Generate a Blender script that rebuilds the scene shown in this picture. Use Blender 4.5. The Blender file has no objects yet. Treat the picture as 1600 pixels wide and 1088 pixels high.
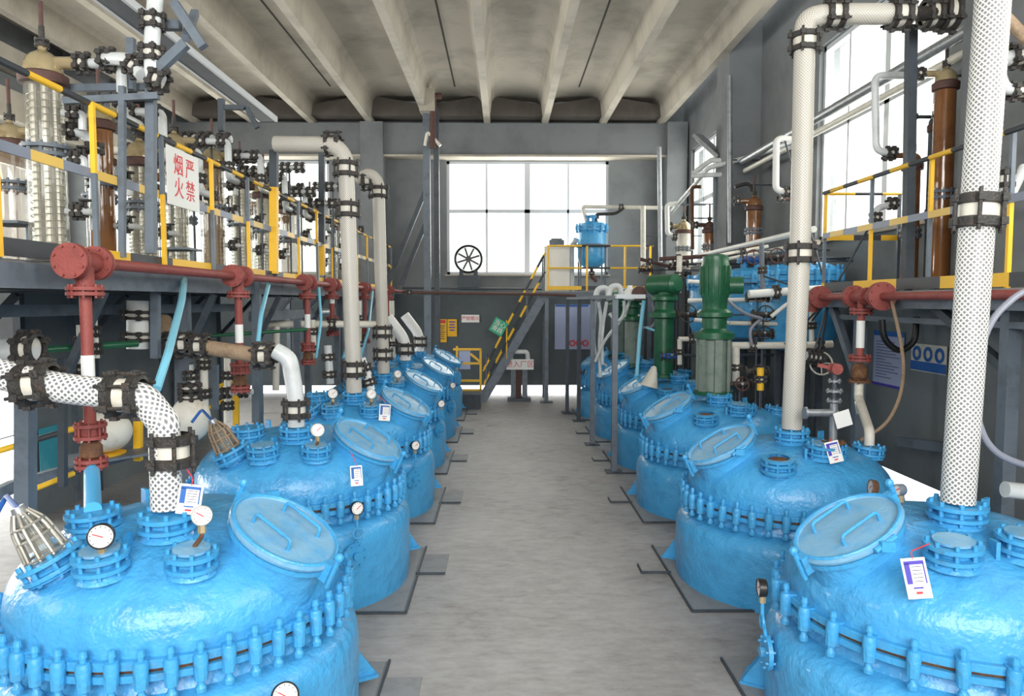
import bpy, math, random
from mathutils import Vector as V, Matrix, Euler
sc = bpy.context.scene
COL = sc.collection
random.seed(7)
PI = math.pi
rad = math.radians
# ------------------------------------------------------------ camera
FPX = 1150.0
CAM = V((0, 0, 2.43))
cam = bpy.data.objects.new('camera', bpy.data.cameras.new('camera'))
COL.objects.link(cam)
cam.location = CAM
cam.data.sensor_width = 36
cam.data.lens = FPX / 1600 * 36
cam.rotation_euler = (PI/2 - math.atan(74/FPX), 0, -math.atan(15/FPX))
cam.data.clip_end = 200
sc.camera = cam
ROT = cam.rotation_euler.to_matrix()
# ------------------------------------------------------------ light and exposure
sc.view_settings.view_transform = 'Standard'
sc.view_settings.look = 'None'
sc.view_settings.gamma = 1
sc.view_settings.exposure = 0.0
wd = bpy.data.worlds.new('sky'); sc.world = wd
wd.use_nodes = True
wd.node_tree.nodes['Background'].inputs[0].default_value = (0.93, 0.97, 1.0, 1)
wd.node_tree.nodes['Background'].inputs[1].default_value = 2.6
LIGHT = 1.0
def area(name, loc, size, direction, power, color=(1, .985, .96)):
    l = bpy.data.lights.new(name, 'AREA'); l.shape = 'RECTANGLE'
    l.size, l.size_y = size; l.energy = power * LIGHT; l.color = color
    o = bpy.data.objects.new(name, l); COL.objects.link(o)
    o.location = loc
    o.rotation_euler = V(direction).to_track_quat('-Z', 'Y').to_euler()
    return o
# daylight standing in the window openings, just outside the panes
area('daylight_back', (1.0, 19.6, 4.55), (4.4, 2.9), (0, -1, -.05), 420)
area('daylight_back_left_bay', (-7.1, 19.6, 4.55), (4.4, 2.9), (0, -1, -.05), 300)
area('daylight_right_near', (5.4, 9.3, 4.7), (3.2, 2.8), (-1, 0, -.1), 330)
area('daylight_right_far', (5.4, 16.4, 4.7), (3.2, 2.8), (-1, 0, -.1), 200)
area('daylight_right_front', (5.4, 2.0, 4.7), (5.0, 2.8), (-1, .12, -.1), 420)
area('daylight_left_near', (-9.5, 12.6, 4.0), (4.4, 1.8), (1, 0, -.1), 330)
area('daylight_left_far', (-9.5, 17.4, 4.0), (2.7, 1.8), (1, 0, -.1), 200)
area('daylight_left_front', (-9.5, 4.0, 4.0), (8.0, 2.2), (1, .1, -.1), 700)
area('daylight_front', (.3, -4.6, 4.6), (8.0, 3.6), (0, 1, -.22), 1180)
area('daylight_left_low', (-9.5, 11.0, 1.0), (9.0, 1.3), (1, 0, -.25), 900)
area('daylight_back_low', (0, 19.7, .5), (7.0, .6), (0, -1, -.5), 160)

def ray(px, py):
    return ROT @ V(((px-800)/FPX, (544-py)/FPX, -1))
def at(px, py, Y=None, X=None, Z=None):
    d = ray(px, py)
    if Y is not None: t = (Y-CAM.y)/d.y
    elif X is not None: t = (X-CAM.x)/d.x
    else: t = (Z-CAM.z)/d.z
    return CAM + d*t
# ------------------------------------------------------------ materials
def rgb(r, g, b):
    f = lambda c: (c/255/12.92 if c/255 <= .04045 else ((c/255+.055)/1.055)**2.4)
    return (f(r), f(g), f(b), 1)
def mat(name, c, rough=.5, metal=0.0, c2=None, nscale=3.0, namt=.5, bump=0.0, bscale=20.0, spec=.5, trans=0.0, coat=0.0, ndetail=4, alpha=1.0):
    m = bpy.data.materials.new(name); m.use_nodes = True
    nt = m.node_tree; b = nt.nodes['Principled BSDF']
    b.inputs['Base Color'].default_value = c
    b.inputs['Roughness'].default_value = rough
    b.inputs['Metallic'].default_value = metal
    b.inputs['Specular IOR Level'].default_value = spec
    b.inputs['Transmission Weight'].default_value = trans
    b.inputs['Coat Weight'].default_value = coat
    b.inputs['Alpha'].default_value = alpha
    tc = nt.nodes.new('ShaderNodeTexCoord')
    if c2 is not None:
        n = nt.nodes.new('ShaderNodeTexNoise'); n.inputs['Scale'].default_value = nscale
        n.inputs['Detail'].default_value = ndetail; n.inputs['Roughness'].default_value = .65
        nt.links.new(tc.outputs['Object'], n.inputs['Vector'])
        r = nt.nodes.new('ShaderNodeValToRGB')
        r.color_ramp.elements[0].position = .5 - .22; r.color_ramp.elements[1].position = .5 + .22
        w = max(0, min(1, namt))
        r.color_ramp.elements[0].position = .25 + .45*(1-w); r.color_ramp.elements[1].position = min(1, .55 + .45*(1-w))
        r.color_ramp.elements[0].color = c; r.color_ramp.elements[1].color = c2
        nt.links.new(n.outputs['Fac'], r.inputs['Fac']); nt.links.new(r.outputs['Color'], b.inputs['Base Color'])
    if bump:
        n = nt.nodes.new('ShaderNodeTexNoise'); n.inputs['Scale'].default_value = bscale; n.inputs['Detail'].default_value = 3
        nt.links.new(tc.outputs['Object'], n.inputs['Vector'])
        bp = nt.nodes.new('ShaderNodeBump'); bp.inputs['Strength'].default_value = bump; bp.inputs['Distance'].default_value = .02
        nt.links.new(n.outputs['Fac'], bp.inputs['Height']); nt.links.new(bp.outputs['Normal'], b.inputs['Normal'])
    return m
M = {}
M['blue'] = mat('blue_paint', rgb(72, 162, 216), .34, c2=rgb(58, 138, 192), nscale=6, namt=.5, bump=.9, bscale=11, coat=.15, ndetail=8)
def paint_lumps(m, scale, strength):
    nt = m.node_tree; b = nt.nodes['Principled BSDF']; old = b.inputs['Normal'].links[0].from_socket
    tc = next(n for n in nt.nodes if n.type == 'TEX_COORD'); n = nt.nodes.new('ShaderNodeTexNoise'); n.inputs['Scale'].default_value = scale; n.inputs['Detail'].default_value = 6
    nt.links.new(tc.outputs['Object'], n.inputs['Vector']); bp = nt.nodes.new('ShaderNodeBump'); bp.inputs['Strength'].default_value = strength; bp.inputs['Distance'].default_value = .008
    nt.links.new(n.outputs['Fac'], bp.inputs['Height']); nt.links.new(old, bp.inputs['Normal']); nt.links.new(bp.outputs['Normal'], b.inputs['Normal'])
paint_lumps(M['blue'], 42, .55)
M['blue2'] = mat('blue_paint_fittings', rgb(64, 156, 210), .4, c2=rgb(84, 130, 158), nscale=14, namt=.4, bump=.3, bscale=40)
M['dusty'] = mat('dusty_blue_paint', rgb(120, 168, 198), .34, c2=rgb(74, 152, 204), nscale=7, namt=.5, bump=.2, bscale=30)
M['rust'] = mat('rust', rgb(92, 62, 44), .85, c2=rgb(140, 100, 60), nscale=12, namt=.5, bump=.4, bscale=60)
M['steel'] = mat('grey_painted_steel', rgb(98, 108, 118), .5, c2=rgb(72, 80, 88), nscale=6, namt=.5, bump=.1, bscale=40)
M['dsteel'] = mat('dark_steel', rgb(62, 70, 78), .55, c2=rgb(44, 48, 54), nscale=6, namt=.5)
M['plate'] = mat('floor_plate_steel', rgb(138, 140, 141), .6, c2=rgb(118, 120, 122), nscale=8, namt=.5, bump=.2, bscale=80)
M['red'] = mat('oxide_red_paint', rgb(138, 66, 60), .6, c2=rgb(114, 52, 48), nscale=9, namt=.5, bump=.2, bscale=60)
M['white'] = mat('white_paint', rgb(226, 226, 222), .5)
M['cream'] = mat('aged_white_pipe', rgb(212, 208, 196), .45, c2=rgb(178, 168, 146), nscale=6, namt=.4)
M['greypipe'] = mat('grey_white_pipe', rgb(200, 204, 204), .35, c2=rgb(164, 168, 166), nscale=5, namt=.5)
M['zinc'] = mat('galvanised_pipe', rgb(150, 154, 158), .38, .55, c2=rgb(116, 118, 120), nscale=10, namt=.5)
M['cast'] = mat('black_cast_flange', rgb(46, 44, 42), .55, c2=rgb(92, 70, 54), nscale=26, namt=.35, bump=.4, bscale=70)
M['brown'] = mat('brown_lagging', rgb(150, 128, 104), .8, c2=rgb(112, 92, 72), nscale=9, namt=.5, bump=.6, bscale=24)
M['yellow'] = mat('yellow_paint', rgb(236, 184, 40), .5, c2=rgb(206, 156, 40), nscale=9, namt=.35)
M['black'] = mat('black_plastic', rgb(26, 27, 29), .4)
M['green'] = mat('green_motor_paint', rgb(34, 92, 62), .35, c2=rgb(26, 70, 48), nscale=6, namt=.5, bump=.15, bscale=20)
M['greendust'] = mat('dusty_green_paint', rgb(120, 132, 122), .6, c2=rgb(84, 108, 94), nscale=7, namt=.5)
M['gold'] = mat('amber_still_head', rgb(176, 160, 124), .12, .3, c2=rgb(128, 98, 62), nscale=5, namt=.45, coat=.8)
M['amber'] = mat('amber_glass', rgb(128, 84, 48), .15, c2=rgb(84, 52, 32), nscale=4, namt=.5, coat=.6)
M['oxide'] = mat('brown_flange', rgb(86, 58, 52), .7, c2=rgb(60, 42, 40), nscale=14, namt=.5)
M['hoseblue'] = mat('light_blue_hose', rgb(120, 190, 214), .4)
M['hosegrey'] = mat('grey_hose', rgb(128, 132, 144), .45)
M['teal'] = mat('teal_board', rgb(60, 160, 178), .5, c2=rgb(120, 190, 200), nscale=2, namt=.5)
M['ylw_flat'] = mat('yellow_board', rgb(230, 176, 24), .6)
M['redink'] = mat('red_ink', rgb(214, 58, 66), .6)
M['greenboard'] = mat('green_board', rgb(40, 160, 120), .6)
M['paper'] = mat('bluish_paper', rgb(168, 176, 206), .7)
M['ink'] = mat('dark_ink', rgb(60, 62, 92), .7)
M['violet'] = mat('violet_print', rgb(70, 58, 168), .6)
M['cblue'] = mat('blue_print', rgb(40, 96, 170), .6)
M['wallpaint'] = mat('grey_wall_plaster', rgb(118, 122, 124), .85, c2=rgb(98, 102, 105), nscale=1.3, namt=.55, bump=.12, bscale=8, ndetail=8)
M['lowwall'] = mat('dark_wall_dado', rgb(80, 88, 92), .7, c2=rgb(66, 72, 76), nscale=1.1, namt=.5, ndetail=8)
M['concrete'] = mat('ceiling_concrete', rgb(180, 173, 160), .9, c2=rgb(140, 135, 124), nscale=.9, namt=.55, bump=.1, bscale=5, ndetail=8)
M['brightblue'] = mat('fresh_blue_paint', rgb(84, 178, 232), .4, c2=rgb(96, 176, 222), nscale=6, namt=.5)  # blue made lighter in its colour to offset shading on the drop pipe
M['lowwall2'] = mat('grey_side_dado', rgb(116, 122, 124), .6, c2=rgb(94, 100, 103), nscale=1.1, namt=.5, ndetail=8)
M['frame'] = mat('window_frame', rgb(196, 200, 204), .45)
M['sombre_shade'] = mat('sombre_shade_concrete', rgb(92, 86, 80), .95, c2=rgb(74, 70, 66), nscale=2, namt=.5)  # dark tone stands for the shade between the ceiling ribs
M['seam'] = mat('dark_joint', rgb(60, 56, 52), .9)
def floor_mat():
    m = mat('worn_concrete_floor', rgb(166, 163, 160), .55, bump=.15, bscale=14)
    nt = m.node_tree; b = nt.nodes['Principled BSDF']; tc = nt.nodes.new('ShaderNodeTexCoord')
    def noise(s, d, stretch=None):
        n = nt.nodes.new('ShaderNodeTexNoise'); n.inputs['Scale'].default_value = s; n.inputs['Detail'].default_value = d
        n.inputs['Roughness'].default_value = .7
        if stretch:
            mp = nt.nodes.new('ShaderNodeMapping'); mp.inputs['Scale'].default_value = stretch
            nt.links.new(tc.outputs['Object'], mp.inputs['Vector']); nt.links.new(mp.outputs['Vector'], n.inputs['Vector'])
        else: nt.links.new(tc.outputs['Object'], n.inputs['Vector'])
        return n
    n1, n2 = noise(.9, 9), noise(5, 6, (1, 2.2, 1))
    mx = nt.nodes.new('ShaderNodeMath'); mx.operation = 'MULTIPLY_ADD'; mx.inputs[1].default_value = .5
    nt.links.new(n2.outputs['Fac'], mx.inputs[0])
    h = nt.nodes.new('ShaderNodeMath'); h.operation = 'MULTIPLY'; h.inputs[1].default_value = .5
    nt.links.new(n1.outputs['Fac'], h.inputs[0]); nt.links.new(h.outputs[0], mx.inputs[2])
    r = nt.nodes.new('ShaderNodeValToRGB'); e = r.color_ramp.elements
    e[0].position = .36; e[0].color = rgb(118, 113, 107); e[1].position = .62; e[1].color = rgb(168, 166, 165)
    k = r.color_ramp.elements.new(.46); k.color = rgb(148, 145, 142)
    nt.links.new(mx.outputs[0], r.inputs['Fac']); nt.links.new(r.outputs['Color'], b.inputs['Base Color'])
    return m
M['floor'] = floor_mat()
def stripe(name, c1, c2, period, duty=.5, phase=0.0, rough=.5):
    """two paints in bands along the run of a bar (v of its own UV, in metres)"""
    m = bpy.data.materials.new(name); m.use_nodes = True; nt = m.node_tree; b = nt.nodes['Principled BSDF']
    b.inputs['Roughness'].default_value = rough
    u = nt.nodes.new('ShaderNodeUVMap'); s = nt.nodes.new('ShaderNodeSeparateXYZ'); nt.links.new(u.outputs[0], s.inputs[0])
    a = nt.nodes.new('ShaderNodeMath'); a.operation = 'MULTIPLY_ADD'; a.inputs[1].default_value = 1/period; a.inputs[2].default_value = phase
    f = nt.nodes.new('ShaderNodeMath'); f.operation = 'FRACT'; g = nt.nodes.new('ShaderNodeMath'); g.operation = 'GREATER_THAN'; g.inputs[1].default_value = duty
    mx = nt.nodes.new('ShaderNodeMix'); mx.data_type = 'RGBA'; mx.inputs[6].default_value = c1; mx.inputs[7].default_value = c2
    nt.links.new(s.outputs[1], a.inputs[0]); nt.links.new(a.outputs[0], f.inputs[0]); nt.links.new(f.outputs[0], g.inputs[0])
    nt.links.new(g.outputs[0], mx.inputs[0]); nt.links.new(mx.outputs[2], b.inputs['Base Color'])
    return m
YEL = rgb(236, 186, 44); BLK = rgb(52, 56, 62); GRY = rgb(112, 122, 136)
M['yb'] = stripe('yellow_black_bands', YEL, BLK, .62)
M['yg'] = stripe('yellow_grey_bands', rgb(222, 184, 88), rgb(124, 132, 148), .62)
M['yb2'] = stripe('yellow_black_bands_long', YEL, BLK, 1.5, .55)
def net(name, c1, c2, k=38.0, thr=.34, rough=.4):
    """plastic diamond netting sleeve over a pipe, laid out in the pipe's own UV (metres)"""
    m = bpy.data.materials.new(name); m.use_nodes = True; nt = m.node_tree; b = nt.nodes['Principled BSDF']
    b.inputs['Roughness'].default_value = rough
    u = nt.nodes.new('ShaderNodeUVMap'); s = nt.nodes.new('ShaderNodeSeparateXYZ'); nt.links.new(u.outputs[0], s.inputs[0])
    outs = []
    for sg in (1, -1):
        a = nt.nodes.new('ShaderNodeMath'); a.operation = 'MULTIPLY'; a.inputs[1].default_value = sg*k; nt.links.new(s.outputs[1], a.inputs[0])
        c = nt.nodes.new('ShaderNodeMath'); c.operation = 'MULTIPLY_ADD'; c.inputs[1].default_value = k; nt.links.new(s.outputs[0], c.inputs[0]); nt.links.new(a.outputs[0], c.inputs[2])
        f = nt.nodes.new('ShaderNodeMath'); f.operation = 'PINGPONG'; f.inputs[1].default_value = .5; nt.links.new(c.outputs[0], f.inputs[0])
        outs.append(f)
    mn = nt.nodes.new('ShaderNodeMath'); mn.operation = 'MINIMUM'; nt.links.new(outs[0].outputs[0], mn.inputs[0]); nt.links.new(outs[1].outputs[0], mn.inputs[1])
    g = nt.nodes.new('ShaderNodeMath'); g.operation = 'GREATER_THAN'; g.inputs[1].default_value = thr/2; nt.links.new(mn.outputs[0], g.inputs[0])
    mx = nt.nodes.new('ShaderNodeMix'); mx.data_type = 'RGBA'; mx.inputs[6].default_value = c1; mx.inputs[7].default_value = c2
    nt.links.new(g.outputs[0], mx.inputs[0]); nt.links.new(mx.outputs[2], b.inputs['Base Color'])
    bp = nt.nodes.new('ShaderNodeBump'); bp.invert = True; bp.inputs['Strength'].default_value = .8; bp.inputs['Distance'].default_value = .004
    nt.links.new(g.outputs[0], bp.inputs['Height']); nt.links.new(bp.outputs['Normal'], b.inputs['Normal'])
    return m
M['net'] = net('white_net_sleeve', rgb(226, 226, 222), rgb(120, 120, 118), 34)
M['netdark'] = net('grey_net_sleeve', rgb(226, 226, 224), rgb(110, 112, 114), 30, thr=.42)
M['netfar'] = net('pale_net_sleeve', rgb(208, 204, 194), rgb(166, 162, 154), 40, .3)
def glass(name, c, alpha=.35, coil=True):
    """thin glass shell: partly see-through, with the coil rings behind it showing as fine bands of the glass itself"""
    m = bpy.data.materials.new(name); m.use_nodes = True; nt = m.node_tree; b = nt.nodes['Principled BSDF']
    b.inputs['Base Color'].default_value = c; b.inputs['Roughness'].default_value = .08; b.inputs['Coat Weight'].default_value = 1
    out = nt.nodes['Material Output']; tr = nt.nodes.new('ShaderNodeBsdfTransparent'); tr.inputs[0].default_value = (.93, .93, .9, 1)
    mx = nt.nodes.new('ShaderNodeMixShader'); mx.inputs[0].default_value = alpha
    nt.links.new(tr.outputs[0], mx.inputs[1]); nt.links.new(b.outputs[0], mx.inputs[2]); nt.links.new(mx.outputs[0], out.inputs[0])
    return m
M['glass'] = glass('clear_glass', rgb(190, 188, 176), .24)
M['glassb'] = glass('brown_tinted_glass', rgb(140, 114, 88), .5)
M['pane'] = glass('window_pane', rgb(235, 240, 245), .10)
M['lens'] = glass('gauge_lens', rgb(235, 235, 235), .12)
M['coil'] = mat('silvery_coil', rgb(164, 160, 150), .3, .4, c2=rgb(104, 94, 76), nscale=3, namt=.5)
# ------------------------------------------------------------ mesh builder
class MB:
    def __init__(s): s.v = []; s.f = []; s.uv = []; s.mi = []
    def add(s, vs, fs, uvs=None, m=0):
        o = len(s.v); s.v += [V(p) for p in vs]
        for i, f in enumerate(fs):
            s.f.append([o+k for k in f]); s.mi.append(m)
            s.uv.append(uvs[i] if uvs else [(0, 0)]*len(f))
    def box(s, c, d, R=None, m=0):
        c = V(c); h = V(d)/2
        R = R or Matrix.Identity(3)
        P = [c + R @ V((x*h.x, y*h.y, z*h.z)) for x in (-1, 1) for y in (-1, 1) for z in (-1, 1)]
        s.add(P, [(0, 1, 3, 2), (4, 6, 7, 5), (0, 4, 5, 1), (2, 3, 7, 6), (0, 2, 6, 4), (1, 5, 7, 3)], None, m)
        return s
    def beam(s, p0, p1, w, h, m=0, up=(0, 0, 1)):
        """rectangular bar p0-p1, w across, h along 'up'; v of the UV runs in metres"""
        p0, p1 = V(p0), V(p1); d = (p1-p0); L = d.length; d.normalize()
        u = V(up)
        if abs(d.dot(u)) > .98: u = V((0, 1, 0))
        a = d.cross(u).normalized(); u = a.cross(d).normalized()
        c = [(-1, -1), (1, -1), (1, 1), (-1, 1)]
        P = [p + a*(x*w/2) + u*(y*h/2) for p in (p0, p1) for x, y in c]
        fs = [(i, (i+1) % 4, 4+(i+1) % 4, 4+i) for i in range(4)] + [(3, 2, 1, 0), (4, 5, 6, 7)]
        uv = [[(0, 0), (w, 0), (w, L), (0, L)]]*4 + [[(0, 0)]*4, [(0, L)]*4]
        s.add(P, fs, uv, m); return s
    def angle(s, p0, p1, w, t=.008, m=0, flip=1, up=(0, 0, 1)):
        """L-section steel angle"""
        p0, p1 = V(p0), V(p1); d = (p1-p0).normalized(); u = V(up)
        if abs(d.dot(u)) > .98: u = V((0, 1, 0))
        a = d.cross(u).normalized()*flip; u = a.cross(d).normalized()
        if u.dot(V(up)) < 0 and abs(d.dot(V(up))) < .98: u = -u
        s.beam(p0, p1, w, t, m, up); s.beam(p0+a*(w/2)-u*(w/2), p1+a*(w/2)-u*(w/2), t, w, m, up); return s
    def frame_of(s, d):
        d = V(d).normalized(); u = V((0, 0, 1)) if abs(d.z) < .95 else V((1, 0, 0))
        a = d.cross(u).normalized(); return d, a, d.cross(a).normalized()
    def lathe(s, prof, n=32, c=(0, 0, 0), axis=(0, 0, 1), m=0, cap=True):
        c = V(c); d, a, b = s.frame_of(axis)
        P = []; 
        for r, z in prof:
            for i in range(n):
                t = 2*PI*i/n; P.append(c + d*z + a*(r*math.cos(t)) + b*(r*math.sin(t)))
        fs = []; uv = []; L = 0
        for k in range(len(prof)-1):
            dl = math.hypot(prof[k+1][0]-prof[k][0], prof[k+1][1]-prof[k][1]); R = max(prof[k][0], prof[k+1][0])
            for i in range(n):
                j = (i+1) % n; fs.append((k*n+i, k*n+j, (k+1)*n+j, (k+1)*n+i)[::-1])
                u0, u1 = 2*PI*R*i/n, 2*PI*R*(i+1)/n
                uv.append([(u0, L+dl), (u1, L+dl), (u1, L), (u0, L)])
            L += dl
        if cap:
            if prof[0][0] > 1e-5: fs.append(list(range(n))); uv.append([(0, 0)]*n)
            if prof[-1][0] > 1e-5: fs.append([(len(prof)-1)*n+i for i in range(n)][::-1]); uv.append([(0, 0)]*n)
        s.add(P, fs, uv, m); return s
    def cyl(s, p0, p1, r, r1=None, n=16, m=0):
        p0, p1 = V(p0), V(p1); r1 = r if r1 is None else r1
        return s.lathe([(r, 0), (r1, (p1-p0).length)], n, p0, p1-p0, m)
    def ball(s, c, r, n=16, k=8, sz=1.0, m=0, axis=(0, 0, 1)):
        return s.lathe([(max(1e-6, r*math.sin(PI*i/k)), -r*sz*math.cos(PI*i/k)) for i in range(k+1)], n, c, axis, m, cap=False)
    def tube(s, pts, r, n=12, bend=0.0, m=0, seg=6, rs=None):
        pts = [V(p) for p in pts]
        if bend and len(pts) > 2:
            q = [pts[0]]
            for i in range(1, len(pts)-1):
                a, b, c = pts[i-1], pts[i], pts[i+1]
                l = min(bend, (a-b).length*.49, (c-b).length*.49)
                p1 = b + (a-b).normalized()*l; p2 = b + (c-b).normalized()*l
                for k in range(seg+1):
                    t = k/seg; q.append(p1*(1-t)**2 + b*2*t*(1-t) + p2*t*t)
            q.append(pts[-1]); pts = q
        N = len(pts); T = []
        for i in range(N):
            d = (pts[min(N-1, i+1)]-pts[max(0, i-1)])
            T.append(d.normalized() if d.length > 1e-9 else V((0, 0, 1)))
        d, a, b = s.frame_of(T[0]); P = []; L = [0]
        for i in range(N):
            if i:
                L.append(L[-1]+(pts[i]-pts[i-1]).length)
                a = (a - T[i]*a.dot(T[i])).normalized()
            b = T[i].cross(a)
            rr = rs[i] if rs else r
            for k in range(n):
                t = 2*PI*k/n; P.append(pts[i] + a*(rr*math.cos(t)) + b*(rr*math.sin(t)))
        fs = []; uv = []
        for i in range(N-1):
            for k in range(n):
                j = (k+1) % n; fs.append((i*n+k, i*n+j, (i+1)*n+j, (i+1)*n+k))
                u0, u1 = 2*PI*r*k/n, 2*PI*r*(k+1)/n
                uv.append([(u0, L[i]), (u1, L[i]), (u1, L[i+1]), (u0, L[i+1])])
        fs += [list(range(n))[::-1], [(N-1)*n+k for k in range(n)]]; uv += [[(0, 0)]*n, [(0, L[-1])]*n]
        s.add(P, fs, uv, m); return s
    def prism(s, poly, d, m=0):
        """poly: 3-D outline, extruded by vector d"""
        poly = [V(p) for p in poly]; d = V(d); n = len(poly)
        s.add(poly + [p+d for p in poly], [list(range(n))[::-1], [n+i for i in range(n)]] + [(i, (i+1) % n, n+(i+1) % n, n+i) for i in range(n)], None, m)
        return s
    def flange(s, c, axis, r, t=.022, nb=8, bl=.02, m=0, mb=None, gap=0.0):
        """bolted flange, or a pair of them when gap > 0, centred on c"""
        c = V(c); d, a, b = s.frame_of(axis); mb = m if mb is None else mb
        if gap:
            s.cyl(c-d*(gap/2+t), c-d*(gap/2), r, n=24, m=m); s.cyl(c+d*(gap/2), c+d*(gap/2+t), r, n=24, m=m)
            s.cyl(c-d*gap/2, c+d*gap/2, r*.66, n=20, m=m); h = gap/2+t+bl
        else:
            s.cyl(c-d*t/2, c+d*t/2, r, n=24, m=m); h = t/2+bl
        for i in range(nb):
            q = 2*PI*(i+.5)/nb; p = c + a*(r*.84*math.cos(q)) + b*(r*.84*math.sin(q))
            s.cyl(p-d*h, p+d*h, max(.006, r*.085), n=6, m=mb)
        return s
    def build(s, name, mats, parent=None, origin=None, sharp=35, link=True):
        me = bpy.data.meshes.new(name)
        if origin is None:
            if parent is not None: origin = V((0, 0, 0)) if parent.get('_local') else parent['_w'] if '_w' in parent else V((0, 0, 0))
            else:
                xs = [p.x for p in s.v]; ys = [p.y for p in s.v]
                origin = ((min(xs)+max(xs))/2, (min(ys)+max(ys))/2, min(p.z for p in s.v))
        o3 = V(origin)
        me.from_pydata([tuple(p-o3) for p in s.v], [], s.f)
        if not isinstance(mats, (list, tuple)): mats = [mats]
        for k in mats: me.materials.append(M[k] if isinstance(k, str) else k)
        me.polygons.foreach_set('material_index', s.mi)
        uvl = me.uv_layers.new(name='UVMap'); flat = []
        for u in s.uv:
            for x in u: flat += [x[0], x[1]]
        uvl.data.foreach_set('uv', flat)
        me.polygons.foreach_set('use_smooth', [True]*len(me.polygons))
        me.set_sharp_from_angle(angle=rad(sharp))
        me.update()
        ob = bpy.data.objects.new(name, me); COL.objects.link(ob)
        if parent is not None: ob.parent = parent
        else: ob.location = o3
        ob['_w'] = tuple(o3)
        return ob
def tag(o, label, cat, group=None, kind=None):
    o['label'] = label; o['category'] = cat
    if group: o['group'] = group
    if kind: o['kind'] = kind
    return o
def thing(name, label, cat, loc=(0, 0, 0), group=None):
    o = bpy.data.objects.new(name, None); COL.objects.link(o); o.location = loc; o['_w'] = tuple(loc)
    o.empty_display_size = .1
    return tag(o, label, cat, group)
def lab(o, text): o['label'] = text; return o
def children(o): return [c for c in bpy.data.objects if c.parent == o]
def copy_tree(o, parent=None, kids=None):
    if kids is None:
        kids = {}
        for c in bpy.data.objects:
            if c.parent: kids.setdefault(c.parent.name, []).append(c)
    c = o.copy(); COL.objects.link(c)
    if parent: c.parent = parent
    for ch in kids.get(o.name, []): copy_tree(ch, c, kids)
    return c
def struct(name, mb, m, label=None, **k):
    o = mb.build(name, m, **k); o['kind'] = 'structure'
    if label: tag(o, label, name.split('_')[0], kind='structure')
    return o
def text(name, s, size, loc, xdir, ydir, m, parent, depth=.002):
    """flat lettering: xdir reads along the line, ydir up the letters"""
    cu = bpy.data.curves.new(name, 'FONT'); cu.body = s; cu.size = size; cu.extrude = depth/2
    cu.align_x = 'CENTER'; cu.align_y = 'CENTER'; cu.materials.append(M[m])
    o = bpy.data.objects.new(name, cu); COL.objects.link(o)
    me = bpy.data.meshes.new_from_object(o.evaluated_get(bpy.context.evaluated_depsgraph_get())); bpy.data.objects.remove(o)
    me.name = name; me.materials.clear(); me.materials.append(M[m])
    o = bpy.data.objects.new(name, me); COL.objects.link(o)
    x = V(xdir).normalized(); y = V(ydir).normalized(); z = x.cross(y)
    Mx = Matrix((x, y, z)).transposed().to_4x4(); w = V(parent['_w']) if parent else V((0, 0, 0))
    Mx.translation = V(loc) - w
    if parent: o.parent = parent
    o.matrix_local = Mx
    return o
# ------------------------------------------------------------ the hall
YB, XR, XL, YF = 19.0, 4.62, -8.8, -3.6        # back wall, right wall, left wall, wall behind the camera
ZR, ZS = 6.83, 7.42                             # underside of ribs, underside of slab
def wall(name, u0, u1, z0, z1, holes, place, m, label):
    """plane wall cut into blocks round its openings; place(u, z, depth) -> point"""
    us = sorted({u0, u1, *[h[0] for h in holes], *[h[1] for h in holes]}); zs = sorted({z0, z1, *[h[2] for h in holes], *[h[3] for h in holes]})
    mb = MB()
    for z_a, z_b in zip(zs, zs[1:]):
        run = None
        for u_a, u_b in list(zip(us, us[1:])) + [(None, None)]:
            solid = u_a is not None and not any(h[0] <= (u_a+u_b)/2 <= h[1] and h[2] <= (z_a+z_b)/2 <= h[3] for h in holes)
            if solid: run = (run[0], u_b) if run else (u_a, u_b)
            elif run:
                P = [place(u, z, d) for u in run for z in (z_a, z_b) for d in (0, .3)]
                mn = V([min(p[i] for p in P) for i in range(3)]); mx = V([max(p[i] for p in P) for i in range(3)])
                mb.box((mn+mx)/2, mx-mn, m=0 if z_a >= 2.6 or len(m) == 1 else 1); run = None
    return struct(name, mb, m, label)
backp = lambda u, z, d: V((u, YB+d, z)); rightp = lambda u, z, d: V((XR+d, u, z)); leftp = lambda u, z, d: V((XL-d, u, z)); frontp = lambda u, z, d: V((u, YF-d, z))
BH = [(-1.42, 2.72, 3.1, 5.98), (-8.8, -4.4, 3.1, 5.98), (-8.8, 4.3, .0, .24)]
wall('wall_back', XL-.3, XR+.3, 0, 2.6, [h for h in BH if h[3] < 2.6], backp, ['lowwall'], 'dark grey lower band of the far end wall')
wall('wall_back', XL-.3, XR+.3, 2.6, 7.6, [h for h in BH if h[2] > 2.6], backp, ['wallpaint'], 'grey plastered upper part of the far end wall with large windows')
RH = [(7.75, 10.9, 3.3, 6.1), (14.9, 18.2, 3.3, 6.1), (-.5, 4.6, 3.3, 6.1), (7.6, 10.6, .0, .42)]
wall('wall_right', YF, YB, 0, 2.55, [h for h in RH if h[3] < 2.6], rightp, ['lowwall2'], 'dark grey lower wall behind the right row of reactors')
wall('wall_right', YF, YB, 2.55, 7.6, [h for h in RH if h[2] > 2.6], rightp, ['wallpaint'], 'grey plastered upper right wall with tall windows')
LH = [(10.4, 14.8, 3.1, 4.95), (16.1, 18.7, 3.1, 4.95), (0.0, 8.6, 3.1, 4.95), (6.6, 15.0, .02, 1.42), (16.1, 18.6, .1, 1.35)]
wall('wall_left', YF, YB, 0, 7.6, LH, leftp, ['wallpaint'], 'grey left wall with windows behind the condensers')
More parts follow.
